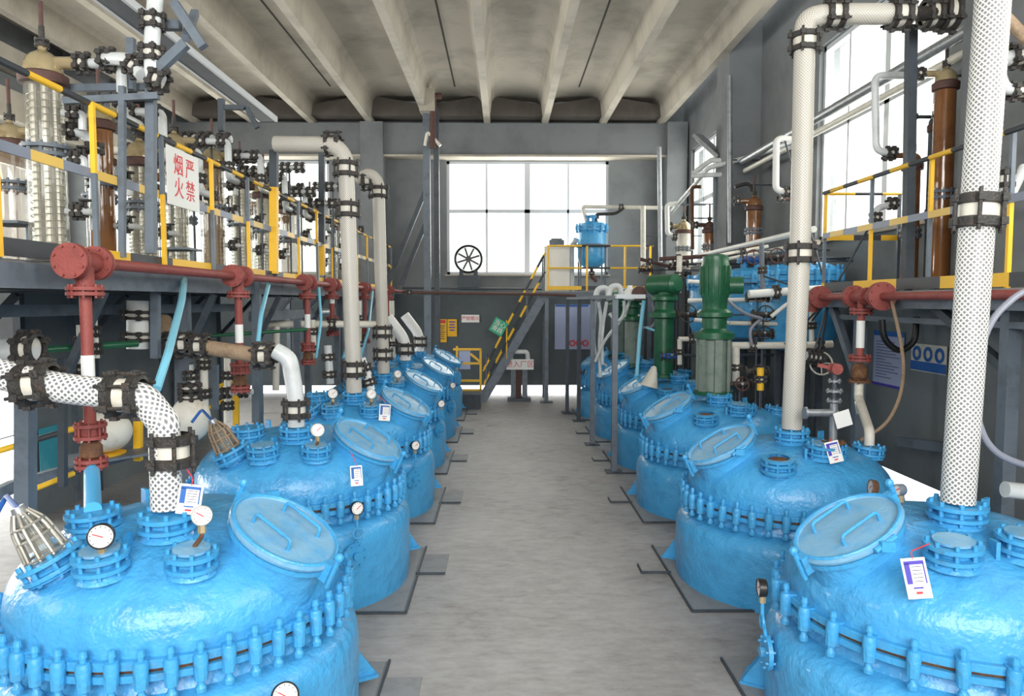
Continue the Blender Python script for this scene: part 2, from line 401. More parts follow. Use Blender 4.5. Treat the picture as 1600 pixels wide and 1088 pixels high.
wall('wall_front', XL-.3, XR+.3, 0, 7.6, [(-4.2, 4.3, 2.6, 6.2)], frontp, ['wallpaint'], 'wall behind the viewer with a wide opening')
fl = MB(); fl.box(((XL+XR)/2, (YB+YF)/2, -.1), (XR-XL+.6, YB-YF+.6, .2)); struct('floor', fl, 'floor', 'worn grey concrete floor of the aisle')
# ceiling: double-tee slabs running along the hall
rib = [-10.53+1.45*i for i in range(11)]
prof = []
for i, x in enumerate(rib):
    prof += [(x-.36, ZS), (x-.20, ZS-.04), (x-.13, ZS-.14), (x-.075, ZR), (x+.075, ZR), (x+.13, ZS-.14), (x+.20, ZS-.04), (x+.36, ZS)]
cm = MB(); Y0, Y1 = YF-.2, YB-.15
P = [(x, Y0, z) for x, z in prof] + [(prof[-1][0], Y0, 7.7), (prof[0][0], Y0, 7.7)]
cm.prism([(max(XL-.3, min(XR+.3, x)), y, z) for x, y, z in P], (0, Y1-Y0, 0))
struct('ceiling', cm, 'concrete', 'precast concrete ceiling of ribbed slabs', sharp=28)
for i in range(len(rib)-1):                      # end diaphragm between the ribs, shade painted in as dark concrete, haunched up to the joint
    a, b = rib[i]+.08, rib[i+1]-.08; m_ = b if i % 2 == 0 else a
    if a > XL and b < XR: struct('trim_%d' % (40+i), MB().prism([(a, YB-.7, ZR+.1), (b, YB-.7, ZR+.1), (b, YB-.7, ZS-(.0 if m_ == b else .22)), (a, YB-.7, ZS-(.0 if m_ == a else .22))], (0, .55, 0)), 'sombre_shade', 'end diaphragm between two ceiling ribs, shade painted dark')
for i in range(0, 10, 2):                        # open joints between slabs
    x = (rib[i]+rib[i+1])/2 + 0
    if XL < x < XR: struct('trim_%d' % (i+1), MB().box((x, (Y0+Y1)/2-.6, ZS+.003), (.035, Y1-Y0-1.4, .02)), 'seam', 'dark open joint between two ceiling slabs')
# beams and columns of the end frame and of the sides
struct('trim_20', MB().box(((XL+XR)/2, YB-.2, 6.42), (XR-XL, .4, .82)), 'wallpaint', 'deep concrete beam above the end windows')
struct('trim_21', MB().box(((XL+XR)/2, YB-.24, 6.02), (XR-XL, .5, .05)), 'concrete', 'pale ledge under the end beam')
def column(n, x, y, sx, sy, z1, label): struct('trim_%d' % n, MB().box((x, y, z1/2), (sx, sy, z1)), 'wallpaint', label)
column(22, -3.22, YB-.28, .56, .56, 6.83, 'concrete column left of the end window')
column(23, 4.33, YB-.3, .5, .6, 6.83, 'concrete column in the far right corner')
column(24, XR-.28, 13.7, .6, .75, 7.4, 'concrete pier between the right windows')
column(25, XR-.22, 5.9, .55, 1.6, 7.4, 'concrete pier by the near right window')
column(26, XL+.3, 15.45, .7, .5, 7.4, 'concrete pier between the left windows')
column(27, XL+.3, 9.5, .7, .5, 7.4, 'concrete pier of the left wall nearer the viewer')
struct('trim_28', MB().box((XL+.25, 8, 5.75), (.5, 22, .5)), 'concrete', 'long concrete tie beam along the left wall')
struct('trim_29', MB().box((XL+.25, 8, 6.6), (.4, 22, .3)), 'concrete', 'upper ledge beam along the left wall')
# windows
def window(n, a, b, z0, z1, place, cols, rows, label):
    P = lambda u, z, d=.12: place(u, z, d)
    w = bpy.data.objects.new('window_%d' % n, None); COL.objects.link(w); w.location = P((a+b)/2, z0); w['_w'] = tuple(w.location)
    tag(w, label, 'window', kind='structure')
    up = place(0, 0, 1)-place(0, 0, 0)
    mb = MB(); F = .07
    for z in (z0+F/2, z1-F/2): mb.beam(P(a, z), P(b, z), .1, F)
    for u in (a+F/2, b-F/2): mb.beam(P(u, z0), P(u, z1), F, .1, up=up)
    for u, wd_ in cols: mb.beam(P(u, z0), P(u, z1), wd_, .09, up=up) if abs(up.y) > .5 else mb.beam(P(u, z0), P(u, z1), .09, wd_, up=(0, 1, 0))
    for z, h in rows: mb.beam(P(a, z), P(b, z), .09, h)
    mb.build('window_frame', 'frame', w)
    us = [a] + [u for u, _ in cols] + [b]; zs = [z0] + [z for z, _ in rows] + [z1]
    for u0, u1 in zip(us, us[1:]):
        for q0, q1 in zip(zs, zs[1:]):
            g = MB(); c = P((u0+u1)/2, (q0+q1)/2, .13); e = P(u1, q1, .13)-P(u0, q0, .13)
            g.box(c, (max(.006, abs(e.x)), max(.006, abs(e.y)), abs(e.z))); g.build('pane', 'pane', w)
    s = MB(); s.beam(place(a-.05, z0-.02, .02), place(b+.05, z0-.02, .02), .2, .04); s.build('window_sill', 'concrete', w)
window(1, -1.42, 2.72, 3.1, 5.98, backp, [(-.40, .05), (.64, .14), (1.69, .05)], [(4.72, .09)], 'large blown-out window in the far end wall')
window(2, -8.8, -4.4, 3.1, 5.98, backp, [(-7.7, .05), (-6.6, .12), (-5.5, .05)], [(4.72, .09)], 'far end window behind the left condensers')
window(3, 7.75, 10.9, 3.3, 6.1, rightp, [(8.5, .05), (9.1, .12), (10.1, .05)], [(4.9, .12)], 'tall bright window above the right platform')
window(4, 14.9, 18.2, 3.3, 6.1, rightp, [(15.7, .05), (16.5, .12), (17.3, .05)], [(4.8, .1)], 'far window of the right wall beside the floodlight')
window(5, 10.4, 14.8, 3.1, 4.95, leftp, [(11.5, .05), (12.6, .1), (13.7, .05)], [], 'left wall window behind the largest condenser')
window(6, 16.1, 18.7, 3.1, 4.95, leftp, [(17.4, .1)], [], 'left wall window nearest the end wall')
window(7, 0.0, 8.6, 3.1, 4.95, leftp, [(2.9, .1), (5.7, .1)], [], 'left wall window outside the picture')
window(8, -.5, 4.6, 3.3, 6.1, rightp, [(1.2, .1), (2.9, .1)], [(4.8, .1)], 'right wall window beside the viewer')
# ------------------------------------------------------------ glass-lined reactors
ZF, RD, HD, ED = .72, .845, .42, 2.25             # flange height, dome radius, dome height, roundness
def dome_z(r):
    r = min(abs(r), RD*.999); return ZF+.09+HD*(1-(r/RD)**ED)**(1/ED)
def dome_n(x, y):
    e = .01; f = lambda a, b: dome_z(math.hypot(a, b))
    return V((-(f(x+e, y)-f(x-e, y))/(2*e), -(f(x, y+e)-f(x, y-e))/(2*e), 1)).normalized()
def on_dome(px, py, cx, cy, dz=0):
    """local dome point seen at a pixel of the reactor standing at (cx, cy)"""
    d = ray(px, py)
    t = (CAM.z-2.2)/-d.z if d.z < 0 else 1
    best = (9, None)
    for i in range(4000):
        p = CAM + d*t; l = math.hypot(p.x-cx, p.y-cy)
        if l < RD and p.z-dz <= dome_z(l): return (p.x-cx, p.y-cy)
        if l < RD*.93: best = min(best, (p.z-dz-dome_z(l), (p.x-cx, p.y-cy)))
        t += .004
    return best[1]
def nozzle_parts(root, x, y, r, h, name='nozzle', tilt=None, open_=False, plain=False, bolts=8, rim='blue2'):
    """short pipe stub welded to the dome, closed by a bolted pair of flanges; returns top point and axis"""
    n = dome_n(x, y); ax = V(tilt).normalized() if tilt else (n*.25+V((0, 0, 1))).normalized()
    b = V((x, y, dome_z(math.hypot(x, y)))) - ax*.05; t = b + ax*(h+.05)
    mb = MB(); mb.cyl(b, t-ax*.03, r*.62, n=20)
    mb.lathe([(r*.95, 0), (r*.66, .045)], 20, b+ax*.035, ax, cap=False)
    no = mb.build(name, 'blue', root)
    f = MB(); f.flange(t-ax*.035, ax, r, .02, bolts, .022, gap=.035); f.build('nozzle_flange', rim, no)
    c = MB()
    if open_:
        c.lathe([(r*.62, 0), (r*.9, .004), (r*.9, .02), (r*.62, .024)], 24, t+ax*.008, ax, cap=False); c.build('rim_ring', 'blue2', no)
        g = MB(); g.cyl(t+ax*.006, t+ax*.014, r*.6, n=24); lab(g.build('sight_glass', 'rust', no), 'rusty brown sight glass')
    elif not plain:
        c.cyl(t+ax*.008, t+ax*.02, r*.7, n=20); c.build('blind_cover', 'dusty', no)
    return no, t+ax*.01, ax
def manhole_parts(root, x, y, ext=.31, flat=.80, metal='dusty', spin=0.0):
    n = dome_n(x, y); ax = None
    c0 = V((x, y, dome_z(math.hypot(x, y)))); out = V((x, y, 0)).normalized() if math.hypot(x, y) > .01 else V((1, 0, 0))
    ax = out*math.sin(rad(27))+V((0, 0, math.cos(rad(27)))); c0 = c0+ax*.005
    tan = V((0, 0, 1)).cross(out).normalized(); slope = ax.cross(tan).normalized()*-1
    if slope.dot(out) < 0: slope = -slope
    def ring(mb, prof, m=0):
        N = 40; P = []; 
        for r, h in prof:
            for i in range(N):
                t = 2*PI*i/N; P.append(c0 + ax*h + tan*(r*math.cos(t)*flat) + slope*(r*math.sin(t)))
        fs = [(k*N+i, k*N+(i+1) % N, (k+1)*N+(i+1) % N, (k+1)*N+i) for k in range(len(prof)-1) for i in range(N)]
        mb.add(P, fs, None, m); mb.add([P[(len(prof)-1)*N+i] for i in range(N)], [list(range(N))], None, m)
    e = ext
    a = MB(); ring(a, [(e*.88, -.2), (e*.86, .05)]); mh = a.build('manhole', 'blue', root)
    b = MB(); ring(b, [(e*.7, .05), (e*.99, .05), (e*.99, .075), (e*.88, .078)]); b.build('manhole_flange', 'blue2', mh)
    c = MB(); ring(c, [(e*.7, .085), (e*1.0, .085), (e*1.02, .1), (e*1.0, .118), (e*.93, .122), (e*.91, .112), (e*.4, .118)])
    c.build('manhole_cover', metal, mh)
    h = MB(); ring_pts = [c0+ax*.12+tan*(e*.96*flat*math.cos(t))+slope*(e*.96*math.sin(t)) for t in [2*PI*i/40 for i in range(41)]]
    h.tube(ring_pts, .011, 6); h.build('cover_rim', 'blue2', mh)
    for s in (-1, 1):                            # two bent rod grips
        g = MB(); q = tan*(s*e*.36)
        g.tube([c0+q+ax*.11-slope*(e*.4), c0+q+ax*.17-slope*(e*.4), c0+q+ax*.17+slope*(e*.4), c0+q+ax*.11+slope*(e*.4)], .0095, 8, bend=.025); g.build('grip', 'blue2', mh)
    for s in (-1, 1):                            # swing bolts and hinge lug at the ends of the cover
        g = MB(); p = c0+slope*(s*e*1.02); g.beam(p+ax*.03, p+ax*.13, .06, .05); g.cyl(p+ax*.0+slope*(s*.03), p+ax*.19+slope*(s*.03), .014, n=8)
        g.ball(p+ax*.18+slope*(s*.03), .024, 8, 5); g.build('swing_bolt', 'blue2', mh)
    g = MB(); p = c0 + tan*(e*flat*1.04); g.box(p+ax*.09, (.07, .06, .05)); g.cyl(p+ax*.1-slope*.07, p+ax*.1+slope*.07, .016, n=8); g.build('hinge', 'blue2', mh)
    return mh
def clamp_mesh():
    mb = MB()
    mb.lathe([(.012, -.125), (.024, -.12), (.026, -.10), (.016, -.085), (.016, -.07), (.03, -.062), (.034, .045), (.028, .062), (.014, .066), (.014, .085), (.019, .087), (.015, .115), (.006, .118)], 10, (0, 0, 0))
    mb.box((-.03, 0, -.05), (.06, .045, .03)); mb.box((-.03, 0, .045), (.06, .045, .03))
    return mb
CLAMP = None
def make_reactor(sg, label, spots, manhole, nclamp=46, phase=0.0):
    """sg = +1 for reactors whose aisle side is +x"""
    global CLAMP
    root = thing('glass_lined_reactor', label, 'reactor', (0, 0, 0), None)
    random.seed(3 if sg > 0 else 4)
    j = MB(); j.lathe([(.93, -.12), (.945, .03), (.95, .4), (.945, .47), (.925, .52), (.88, .56), (.82, .585), (.8, .62), (.79, .70)], 72, cap=False); j.build('jacket', 'blue', root)
    d = MB(); pr = [(.80, ZF+.03), (RD, ZF+.045), (RD, ZF+.09)]
    for i in range(1, 25):
        t = PI/2*i/24; pr.append((RD*max(0, math.cos(t))**(2/ED), ZF+.09+HD*math.sin(t)**(2/ED)))
    pr[-1] = (.0001, ZF+.09+HD); d.lathe(pr, 72, cap=False); d.build('dome', 'blue', root, sharp=60)
    f = MB(); f.lathe([(.78, ZF-.05), (.872, ZF-.05), (.878, ZF-.045), (.878, ZF-.012), (.82, ZF-.008)], 72, cap=False)
    f.lathe([(.82, ZF+.008), (.878, ZF+.012), (.878, ZF+.045), (.872, ZF+.05), (.80, ZF+.055)], 72, cap=False); f.build('body_flange', 'blue2', root)
    g = MB(); g.lathe([(.855, ZF-.012), (.862, ZF), (.855, ZF+.012)], 72, cap=False); lab(g.build('gasket', 'rust', root), 'rust brown gasket line')
    for i in range(nclamp):
        t = 2*PI*(i+phase)/nclamp
        if CLAMP is None: o = clamp_mesh().build('clamp', 'blue2', root); CLAMP = o.data
        else: o = bpy.data.objects.new('clamp', CLAMP); COL.objects.link(o); o.parent = root; o['_w'] = (0, 0, 0)
        o.location = (.895*math.cos(t), .895*math.sin(t), ZF+random.uniform(-.006, .006)); o.rotation_euler = (random.uniform(-.04, .04), random.uniform(-.04, .04), t+random.uniform(-.2, .2))
    for a in ((PI*.17 if sg > 0 else PI*.83), PI*1.5):
        l = MB(); o = V((math.cos(a), math.sin(a), 0)); tn = V((-o.y, o.x, 0))
        for s in (-1, 1): l.prism([o*.93+tn*(s*.09), o*1.07+tn*(s*.09), o*1.07+tn*(s*.09)+V((0, 0, .04)), o*.93+tn*(s*.09)+V((0, 0, .26))], tn*.014)
        l.beam(o*.93+V((0, 0, .012)), o*1.09+V((0, 0, .012)), .24, .02); l.build('support_lug', 'blue', root)
    manhole_parts(root, *manhole)
    tops = {}
    for k, (x, y, r, h, kw) in spots.items(): tops[k] = nozzle_parts(root, x, y, r, h, **kw)
    for a in (.6, 2.4, 4.6):                     # lifting lugs on the dome
        s = MB(); r0 = .5; p = V((r0*math.cos(a), r0*math.sin(a), dome_z(r0))); s.box(p+V((0, 0, .03)), (.07, .02, .09), Matrix.Rotation(a, 3, 'Z'))
        s.build('lifting_lug', 'blue2', root)
    return root, tops
XLR = [-1.78, -1.77, -1.76, -1.80, -1.79, -1.80]; XRR = [2.50, 2.50, 2.56, 2.64, 2.62, 2.58]
YR = [4.05, 6.35, 8.65, 10.95, 13.25, 15.55]
DZL = .06; DZ = [.06, .10, .09, .08, .08, .08]
od = lambda px, py, s='L': on_dome(px, py, XLR[0], YR[0], DZL) if s == 'L' else (on_dome(px, py, XRR[0], YR[0]) if s == 'R' else on_dome(px, py, XRR[1], YR[1]))
# nozzle places read off the nearest reactor of each row
LS = {'gauge': (*od(160, 896), .125, .10, {}), 'front': (*od(300, 890), .122, .09, {}), 'water': (*od(148, 826), .135, .09, {'plain': True}),
      'vapour': (*od(262, 834), .14, .10, {'plain': True}), 'sight': (*od(88, 890), .15, .07, {'tilt': (-.42, -.12, .9), 'plain': True})}
LM = (*od(434, 858),)
RS = {'hand': (*od(1488, 880, 'R'), .135, .10, {}), 'vapour': (*od(1495, 816, 'R'), .15, .10, {'plain': True}),
      'valve': (*od(1300, 712, 'R2'), .115, .08, {'plain': True}), 'red': (*od(1356, 706, 'R2'), .135, .08, {'plain': True}), 'spare': (*od(1598, 868, 'R'), .13, .10, {})}
RS2 = dict(RS); RS2['hand'] = (*od(1216, 735, 'R2'), .14, .07, {'open_': True})
RM = (*od(1335, 852, 'R'),)
print('LS', LS, LM); print('RS', RS, RM)
ORD = ['nearest the viewer', 'second from the viewer', 'third from the viewer', 'fourth from the viewer', 'fifth from the viewer', 'farthest, by the end wall']
left = []; right = []
root, LT = make_reactor(1, 'blue domed reactor of the left row, ' + ORD[0] + ', cut by the frame', LS, LM)
root.location = (XLR[0], YR[0], DZL); root['group'] = 'blue reactors of the left row'; left.append(root)
for k in range(1, 6):
    c = copy_tree(root); c.location = (XLR[k], YR[k], DZ[k]); c.rotation_euler.z = 0
    c['label'] = 'blue domed reactor of the left row, ' + ORD[k]; left.append(c)
rr, RT = make_reactor(-1, 'blue domed reactor of the right row, ' + ORD[0] + ', with white netted pipe', RS, RM, 28)
rr.location = (XRR[0], YR[0], 0); rr['group'] = 'blue reactors of the right row'; right.append(rr)
r2, RT2 = make_reactor(-1, 'blue domed reactor of the right row, second from the viewer, with round sight hole', RS2, RM, nclamp=44, phase=.4)
r2.location = (XRR[1], YR[1], 0); r2['group'] = 'blue reactors of the right row'; right.append(r2)
for k in range(2, 6):
    c = copy_tree(r2); c.location = (XRR[k], YR[k], 0)
    c['label'] = 'blue domed reactor of the right row, ' + ORD[k]; right.append(c)
# ------------------------------------------------------------ shared builders for pipework, rails, still columns
def coupling(mb, c, ax, r, w=.13, m=0, mb_=1):
    """split clamp joint: two dark cast rings, pale gasket band, through bolts"""
    c = V(c); d, a, b = mb.frame_of(ax)
    for s in (-1, 1): mb.lathe([(r*1.02, -w*.16), (r*1.42, -w*.13), (r*1.45, w*.1), (r*1.1, w*.17)], 20, c+d*(s*w*.34), d, m, cap=False)
    mb.cyl(c-d*w*.2, c+d*w*.2, r*1.12, n=20, m=mb_)
    for i in range(6):
        t = 2*PI*(i+.5)/6; p = c + a*(r*1.45*math.cos(t)) + b*(r*1.45*math.sin(t))
        mb.cyl(p-d*w*.62, p+d*w*.62, .008+r*.03, n=6, m=m); mb.box(p+d*w*.34, (.03+r*.1,)*3, m=m); mb.box(p-d*w*.34, (.03+r*.1,)*3, m=m)
    return mb
def pipe(name, label, cat, pts, r, m, bend=0.0, cps=(), fls=(), group=None, n=16, cw=.13, rs=None, fm='red', cm_=('cast', 'cream')):
    """one pipe run; cps/fls: (point, axis) of clamp couplings and flanges that are its parts"""
    t = thing(name, label, cat, V(pts[0]) if V(pts[0]).z < V(pts[-1]).z else V(pts[-1]), group)
    MB().tube(pts, r, n, bend, rs=rs).build('pipe_run', m, t)
    for c in cps: coupling(MB(), c[0], c[1], (c[2] if len(c) > 2 else r), cw).build('clamp_coupling', list(cm_), t)
    for c in fls: MB().flange(c[0], c[1], (c[2] if len(c) > 2 else r*2.0), .018, 8, .014, gap=.012).build('pipe_flange', fm, t)
    return t
def simple(name, label, cat, pts, r, m, bend=.06, group=None, n=10):
    return tag(MB().tube(pts, r, n, bend).build(name, m), label, cat, group)
def bar(name, label, cat, p0, p1, w, h, m, group=None, up=(0, 0, 1)):
    return tag(MB().beam(p0, p1, w, h, 0, up).build(name, m), label, cat, group)
UP = V((0, 0, 1)); EX = V((1, 0, 0)); EY = V((0, 1, 0))
def still(name, label, x, y, z0, z1, r, body, head, group, side=1, neck=True, flz=.5, coil=True, rod=.35, base=True):
    """upright glass condenser: glass body with an inner coil, bolted flanges, domed head, neck and stub"""
    t = thing(name, label, 'condenser', (x, y, z0), group)
    h = z1-z0; zd = z0 + h*.80
    b = MB(); b.lathe([(r*.9, z0+.10), (r, z0+.14), (r, zd-.05), (r*.93, zd)], 28, (x, y, 0), cap=False); b.build('column_body', body, t)
    if coil:
        c = MB()
        for k in range(5):
            a = 2*PI*k/5+.3; c.cyl((x+r*.55*math.cos(a), y+r*.55*math.sin(a), z0+.12), (x+r*.55*math.cos(a), y+r*.55*math.sin(a), zd), r*.21, n=10)
        c.build('inner_tube', 'coil', t)
        c = MB(); N = 22*16; zz = zd-.1-z0-.15
        c.tube([(x+r*.86*math.cos(i*2*PI/16), y+r*.86*math.sin(i*2*PI/16), z0+.15+zz*i/N) for i in range(N)], .0035, 4); c.build('coil', 'coil', t)
    for zf in (z0+h*flz,):
        f = MB(); f.flange((x, y, zf), UP, r*1.28, .025, 10, .02, gap=.03); f.build('mid_flange', 'steel', t)
    f = MB(); f.lathe([(r*1.0, -.04), (r*1.25, -.03), (r*1.28, .03), (r*1.0, .05)], 28, (x, y, zd)); f.build('head_flange', 'oxide', t)
    d = MB(); d.lathe([(r*1.02, zd+.03)] + [(r*1.02*math.cos(q), zd+.06+r*1.15*math.sin(q)) for q in [PI/2*i/10 for i in range(9)]] + [(r*.22, zd+.06+r*1.2), (r*.2, zd+.06+r*1.5)], 28, (x, y, 0)); d.build('domed_head', head, t)
    zt = zd+.06+r*1.5
    if neck:
        q = MB(); q.flange((x, y, zt+.01), UP, r*.38, .015, 4, .01, gap=.02); q.cyl((x, y, zt+.03), (x, y, zt+.13), r*.16, n=10); q.build('neck_joint', 'cast', t)
        q = MB(); q.cyl((x, y, zt+.12), (x, y, zt+rod), .016, n=8); q.build('stem', 'oxide', t)
    q = MB(); q.flange((x, y, z0+.08), UP, r*1.2, .02, 8, .015, gap=.02); q.cyl((x, y, z0), (x, y, z0+.08), r*.45, n=16); q.build('foot_flange', 'cast', t)
    s = MB(); p = V((x+side*r*.7, y, zd+.12)); s.cyl(p, p+EX*(side*.16), r*.36, n=14); s.build('side_branch', head, t)
    s = MB(); coupling(s, p+EX*(side*.2), EX, r*.34, .09); s.build('branch_coupling', ['cast', 'cream'], t)
    return t, p+EX*(side*.25), zt
def rail(name, label, x, ys, z0, z1, group=None, posts=('yellow', 'steel'), mid='yg', top='yb', ends=True, thick=()):
    """guard rail along Y: banded top tube, flat mid bar, toe board and two-tone posts"""
    t = thing(name, label, 'guard rail', (x, ys[0], z0), group)
    a, b = ys[0], ys[-1]; zm = z0+(z1-z0)*.57
    MB().tube([(x, a, z1), (x, b, z1)], .021, 10).build('top_rail', top, t)
    MB().beam((x, a, zm), (x, b, zm), .012, .06).build('mid_rail', mid, t)
    MB().beam((x, a, z0+.06), (x, b, z0+.06), .008, .10).build('toe_board', 'yb2', t)
    for i, y in enumerate(ys):
        p, q = (('yellow', 'steel') if i % 2 == 0 else ('steel', 'yellow'))
        MB().beam((x+.02, y, zm), (x+.02, y, z1), .03, .03).build('post', p, t); MB().beam((x+.02, y, z0), (x+.02, y, zm), .03, .03).build('post', q, t)
    return t
# ------------------------------------------------------------ left platform
XP = -2.66; ZD = 2.66
lp = thing('steel_platform', 'left steel platform carrying the row of glass condensers', 'platform', (-4.0, 11, 0))
MB().box((-4.0, 10.6, ZD-.01), (2.6, 15.9, .02)).build('deck_plate', 'plate', lp)
MB().beam((XP-.02, 2.6, ZD-.09), (XP-.02, 18.2, ZD-.09), .05, .14).build('edge_channel', 'steel', lp)
MB().beam((-5.3, 2.6, ZD-.09), (-5.3, 18.2, ZD-.09), .05, .14).build('edge_channel', 'steel', lp)
for i, y in enumerate([3.2, 5.0, 6.9, 8.9, 11.2, 13.5, 15.8, 18.0]):
    MB().beam((-5.3, y, ZD-.10), (XP-.05, y, ZD-.10), .08, .12).build('cross_beam', 'dsteel', lp)
    for x in ((XP-.30, -5.2) if y != 5.0 else (-5.2,)): MB().beam((x, y, 0), (x, y, ZD-.16), .09, .09).build('leg', 'steel', lp)
    MB().beam((XP-.30, y, ZD-.75), (XP-.02, y, ZD-.17), .05, .05).build('knee_brace', 'dsteel', lp)
    MB().beam((-5.2, y, ZD-.9), (-4.5, y, ZD-.17), .06, .06).build('knee_brace', 'dsteel', lp)
rail('guard_rail', 'yellow and black guard rail along the edge of the left platform', XP, [3.0, 3.92, 4.86, 5.82, 6.8, 7.75, 8.7, 9.65, 10.6, 11.55, 12.5, 13.5, 14.5, 15.5, 16.5, 17.6], ZD, 3.70)
# deeper steel members under the platform
for k, (p0, p1, w, h, m, lb) in enumerate([
    ((-60, 487, 5.0), (362, 481, 9.0), .09, .09, 'steel', 'long grey beam under the left platform edge'),
    ((395, 495, 8.6), (520, 487, 12.5), .1, .12, 'steel', 'grey beam under the platform behind the second reactor'),
    ((20, 760, 5.6), (240, 698, 6.4), .06, .09, 'steel', 'low sloping grey beam behind the nearest left reactor'),
    ((-60, 800, 5.2), (20, 760, 5.6), .06, .09, 'steel', 'low grey beam end at the left frame edge')]):
    bar('steel_beam', lb, 'beam', at(p0[0], p0[1], Y=p0[2]), at(p1[0], p1[1], Y=p1[2]), w, h, m)
for k, (px, y0, y1, Y, w, m, lb) in enumerate([
    (40, 590, 830, 4.6, .09, 'steel', 'thick grey post beside the blown-out opening'),
    (98, 560, 760, 5.5, .05, 'dsteel', 'thin dark post under the netted pipe'),
    (243, 440, 560, 6.0, .06, 'steel', 'grey hanger post behind the blue hose'),
    (281, 560, 700, 7.0, .07, 'steel', 'grey post behind the brown pipe'),
    (336, 570, 640, 7.4, .06, 'steel', 'short grey post under the brown pipe'),
    (401, 440, 660, 8.0, .08, 'steel', 'grey post between the first and second red drops'),
    (465, 500, 600, 10, .08, 'steel', 'grey post behind the third red drop'),
    (527, 500, 600, 11.5, .08, 'steel', 'grey post beside the tall white pipe')]):
    bar('steel_post', lb, 'post', at(px, y1, Y=Y), at(px, y0, Y=Y), w, w, m)
# tall frames rising from the platform
def uframe(label, segs, m='steel'):
    t = thing('pipe_support', label, 'support', V(segs[0][0]))
    for p0, p1, w in segs: MB().beam(p0, p1, w, w).build('member', m, t)
A = lambda px, py, Y: at(px, py, Y=Y)
uframe('grey steel frame standing among the nearest condensers', [(A(236, 396, 5.3), A(236, 140, 5.3), .06), (A(191, 402, 5.2), A(191, 135, 5.2), .04), (A(100, 158, 5.2), A(248, 150, 5.2), .045), (A(100, 138, 5.6), A(250, 136, 5.6), .05), (A(205, 140, 5.5), A(205, 60, 5.5), .05)])
tp = thing('tall_post', 'tall two-tone post, dark above and yellow below, by the platform rail', 'post', A(428, 428, 8.6)); MB().beam(A(428, 428, 8.6), A(428, 293, 8.6), .085, .085).build('lower_post', 'yellow', tp); MB().beam(A(428, 293, 8.6), A(428, 235, 8.6), .085, .085).build('upper_post', 'dsteel', tp)
tp = thing('tall_post', 'farther two-tone post beside the tall white pipe', 'post', A(503, 430, 11)); MB().beam(A(503, 430, 11), A(503, 382, 11), .085, .085).build('lower_post', 'yellow', tp); MB().beam(A(503, 382, 11), A(503, 220, 11), .085, .085).build('upper_post', 'dsteel', tp)
uframe('dark bracket frame hanging high over the left platform', [(A(272, 4, 5.2), A(318, 74, 5.2), .06), (A(248, 108, 5.2), A(290, 68, 5.2), .06), (A(245, 40, 5.3), A(282, 40, 5.3), .06), (A(290, 60, 5.2), A(305, 20, 5.6), .05)])
uframe('dark bent bracket under the cable tray', [(A(346, 205, 8.0), A(346, 155, 8.0), .06), (A(346, 168, 8.0), A(385, 168, 8.0), .05), (A(385, 168, 8.0), A(402, 200, 8.0), .05)], 'dsteel')
# cable tray
ct = thing('cable_tray', 'long grey cable tray hung above the condensers', 'cable tray', (-3.3, 7, 4.9))
for x in (-3.42, -3.18): MB().beam((x, 2.2, 4.98), (x, 10.6, 4.98), .03, .07).build('side_rail', 'frame', ct)
MB().box((-3.3, 6.4, 4.955), (.24, 8.4, .01)).build('tray_floor', 'dsteel', ct)
for i in range(3): MB().tube([(-3.36+.06*i, 2.2, 4.985), (-3.35+.055*i, 6, 4.985), (-3.36+.06*i, 10.6, 4.985)], .016, 8).build('cable', 'black' if i != 1 else 'hosegrey', ct)
for y in (2.5,): MB().beam((-3.3, y, 4.95), (-3.3, y, ZR+.1), .03, .03).build('hanger', 'steel', ct)
# condensers on the platform
ys = [5.45, 6.5, 7.15, 7.85, 8.75, 9.6, 10.5, 11.6, 12.8, 14.2, 15.8]
names = ['largest amber-headed glass condenser at the left frame edge', 'brown condenser behind the grey frame post', 'clear condenser with steel clamps behind the tall grey post',
         'amber-headed condenser behind the white and red sign', 'condenser with pale gold dome right of the sign', 'condenser with cream dome before the tall yellow post', 'condenser right after the tall yellow post',
         'condenser behind the dark tank valve cluster', 'slim condenser beside the farther two-tone post', 'small condenser seen behind the tall white pipe', 'farthest small condenser of the left platform']
for i, y in enumerate(ys):
    x = [-3.30, -3.47, -3.45, -3.42, -3.38, -3.36, -3.35, -3.3, -3.3, -3.3, -3.3][i]
    z1 = [4.35, 4.25, 4.0, 4.3, 4.33, 4.2, 4.2, 4.1, 4.2, 4.1, 4.1][i]; r = [.128, .10, .13, .12, .125, .14, .15, .15, .14, .14, .14][i]
    t, p, zt = still('glass_condenser', names[i], x, y, ZD, z1, r, ['glass', 'amber', 'glass', 'glass', 'glassb', 'glass', 'glass', 'glassb', 'glass', 'glass', 'glassb'][i], 'gold' if i not in (5, 7) else 'cream', 'glass condensers on the left platform', coil=i < 7, rod=.3)
    if i < 9:                                    # transfer pipe from the head towards the aisle, then down
        e = p + V((.22, 0, 0)); lb = 'short glass transfer pipe leaving the head of the ' + names[i]
        pipe('transfer_pipe', ' '.join(lb.split()[:16]), 'pipe', [p, e, e-UP*.38, e-UP*.38+EY*.35], .036, 'greypipe', .06, [(e-EX*.06, EX), (e-UP*.26, UP), (e-UP*.38+EY*.28, EY)], cw=.08, group='transfer pipes of the condensers')
for k, (y, x) in enumerate([(6.9, -4.5), (8.2, -4.4), (9.4, -4.5), (10.4, -4.4), (11.6, -4.5), (12.8, -4.4), (14.2, -4.4)]):
    still('glass_condenser', 'rear row condenser, ' + ['first', 'second', 'third', 'fourth', 'fifth', 'sixth', 'last'][k] + ' from the left frame edge, against the windows', x, y, ZD, 4.15+.12*(k % 2), .12+.02*(k % 3), ['glassb', 'glass'][k % 2], ['gold', 'cream', 'amber'][k % 3], 'rear row of condensers', coil=False, flz=.55)
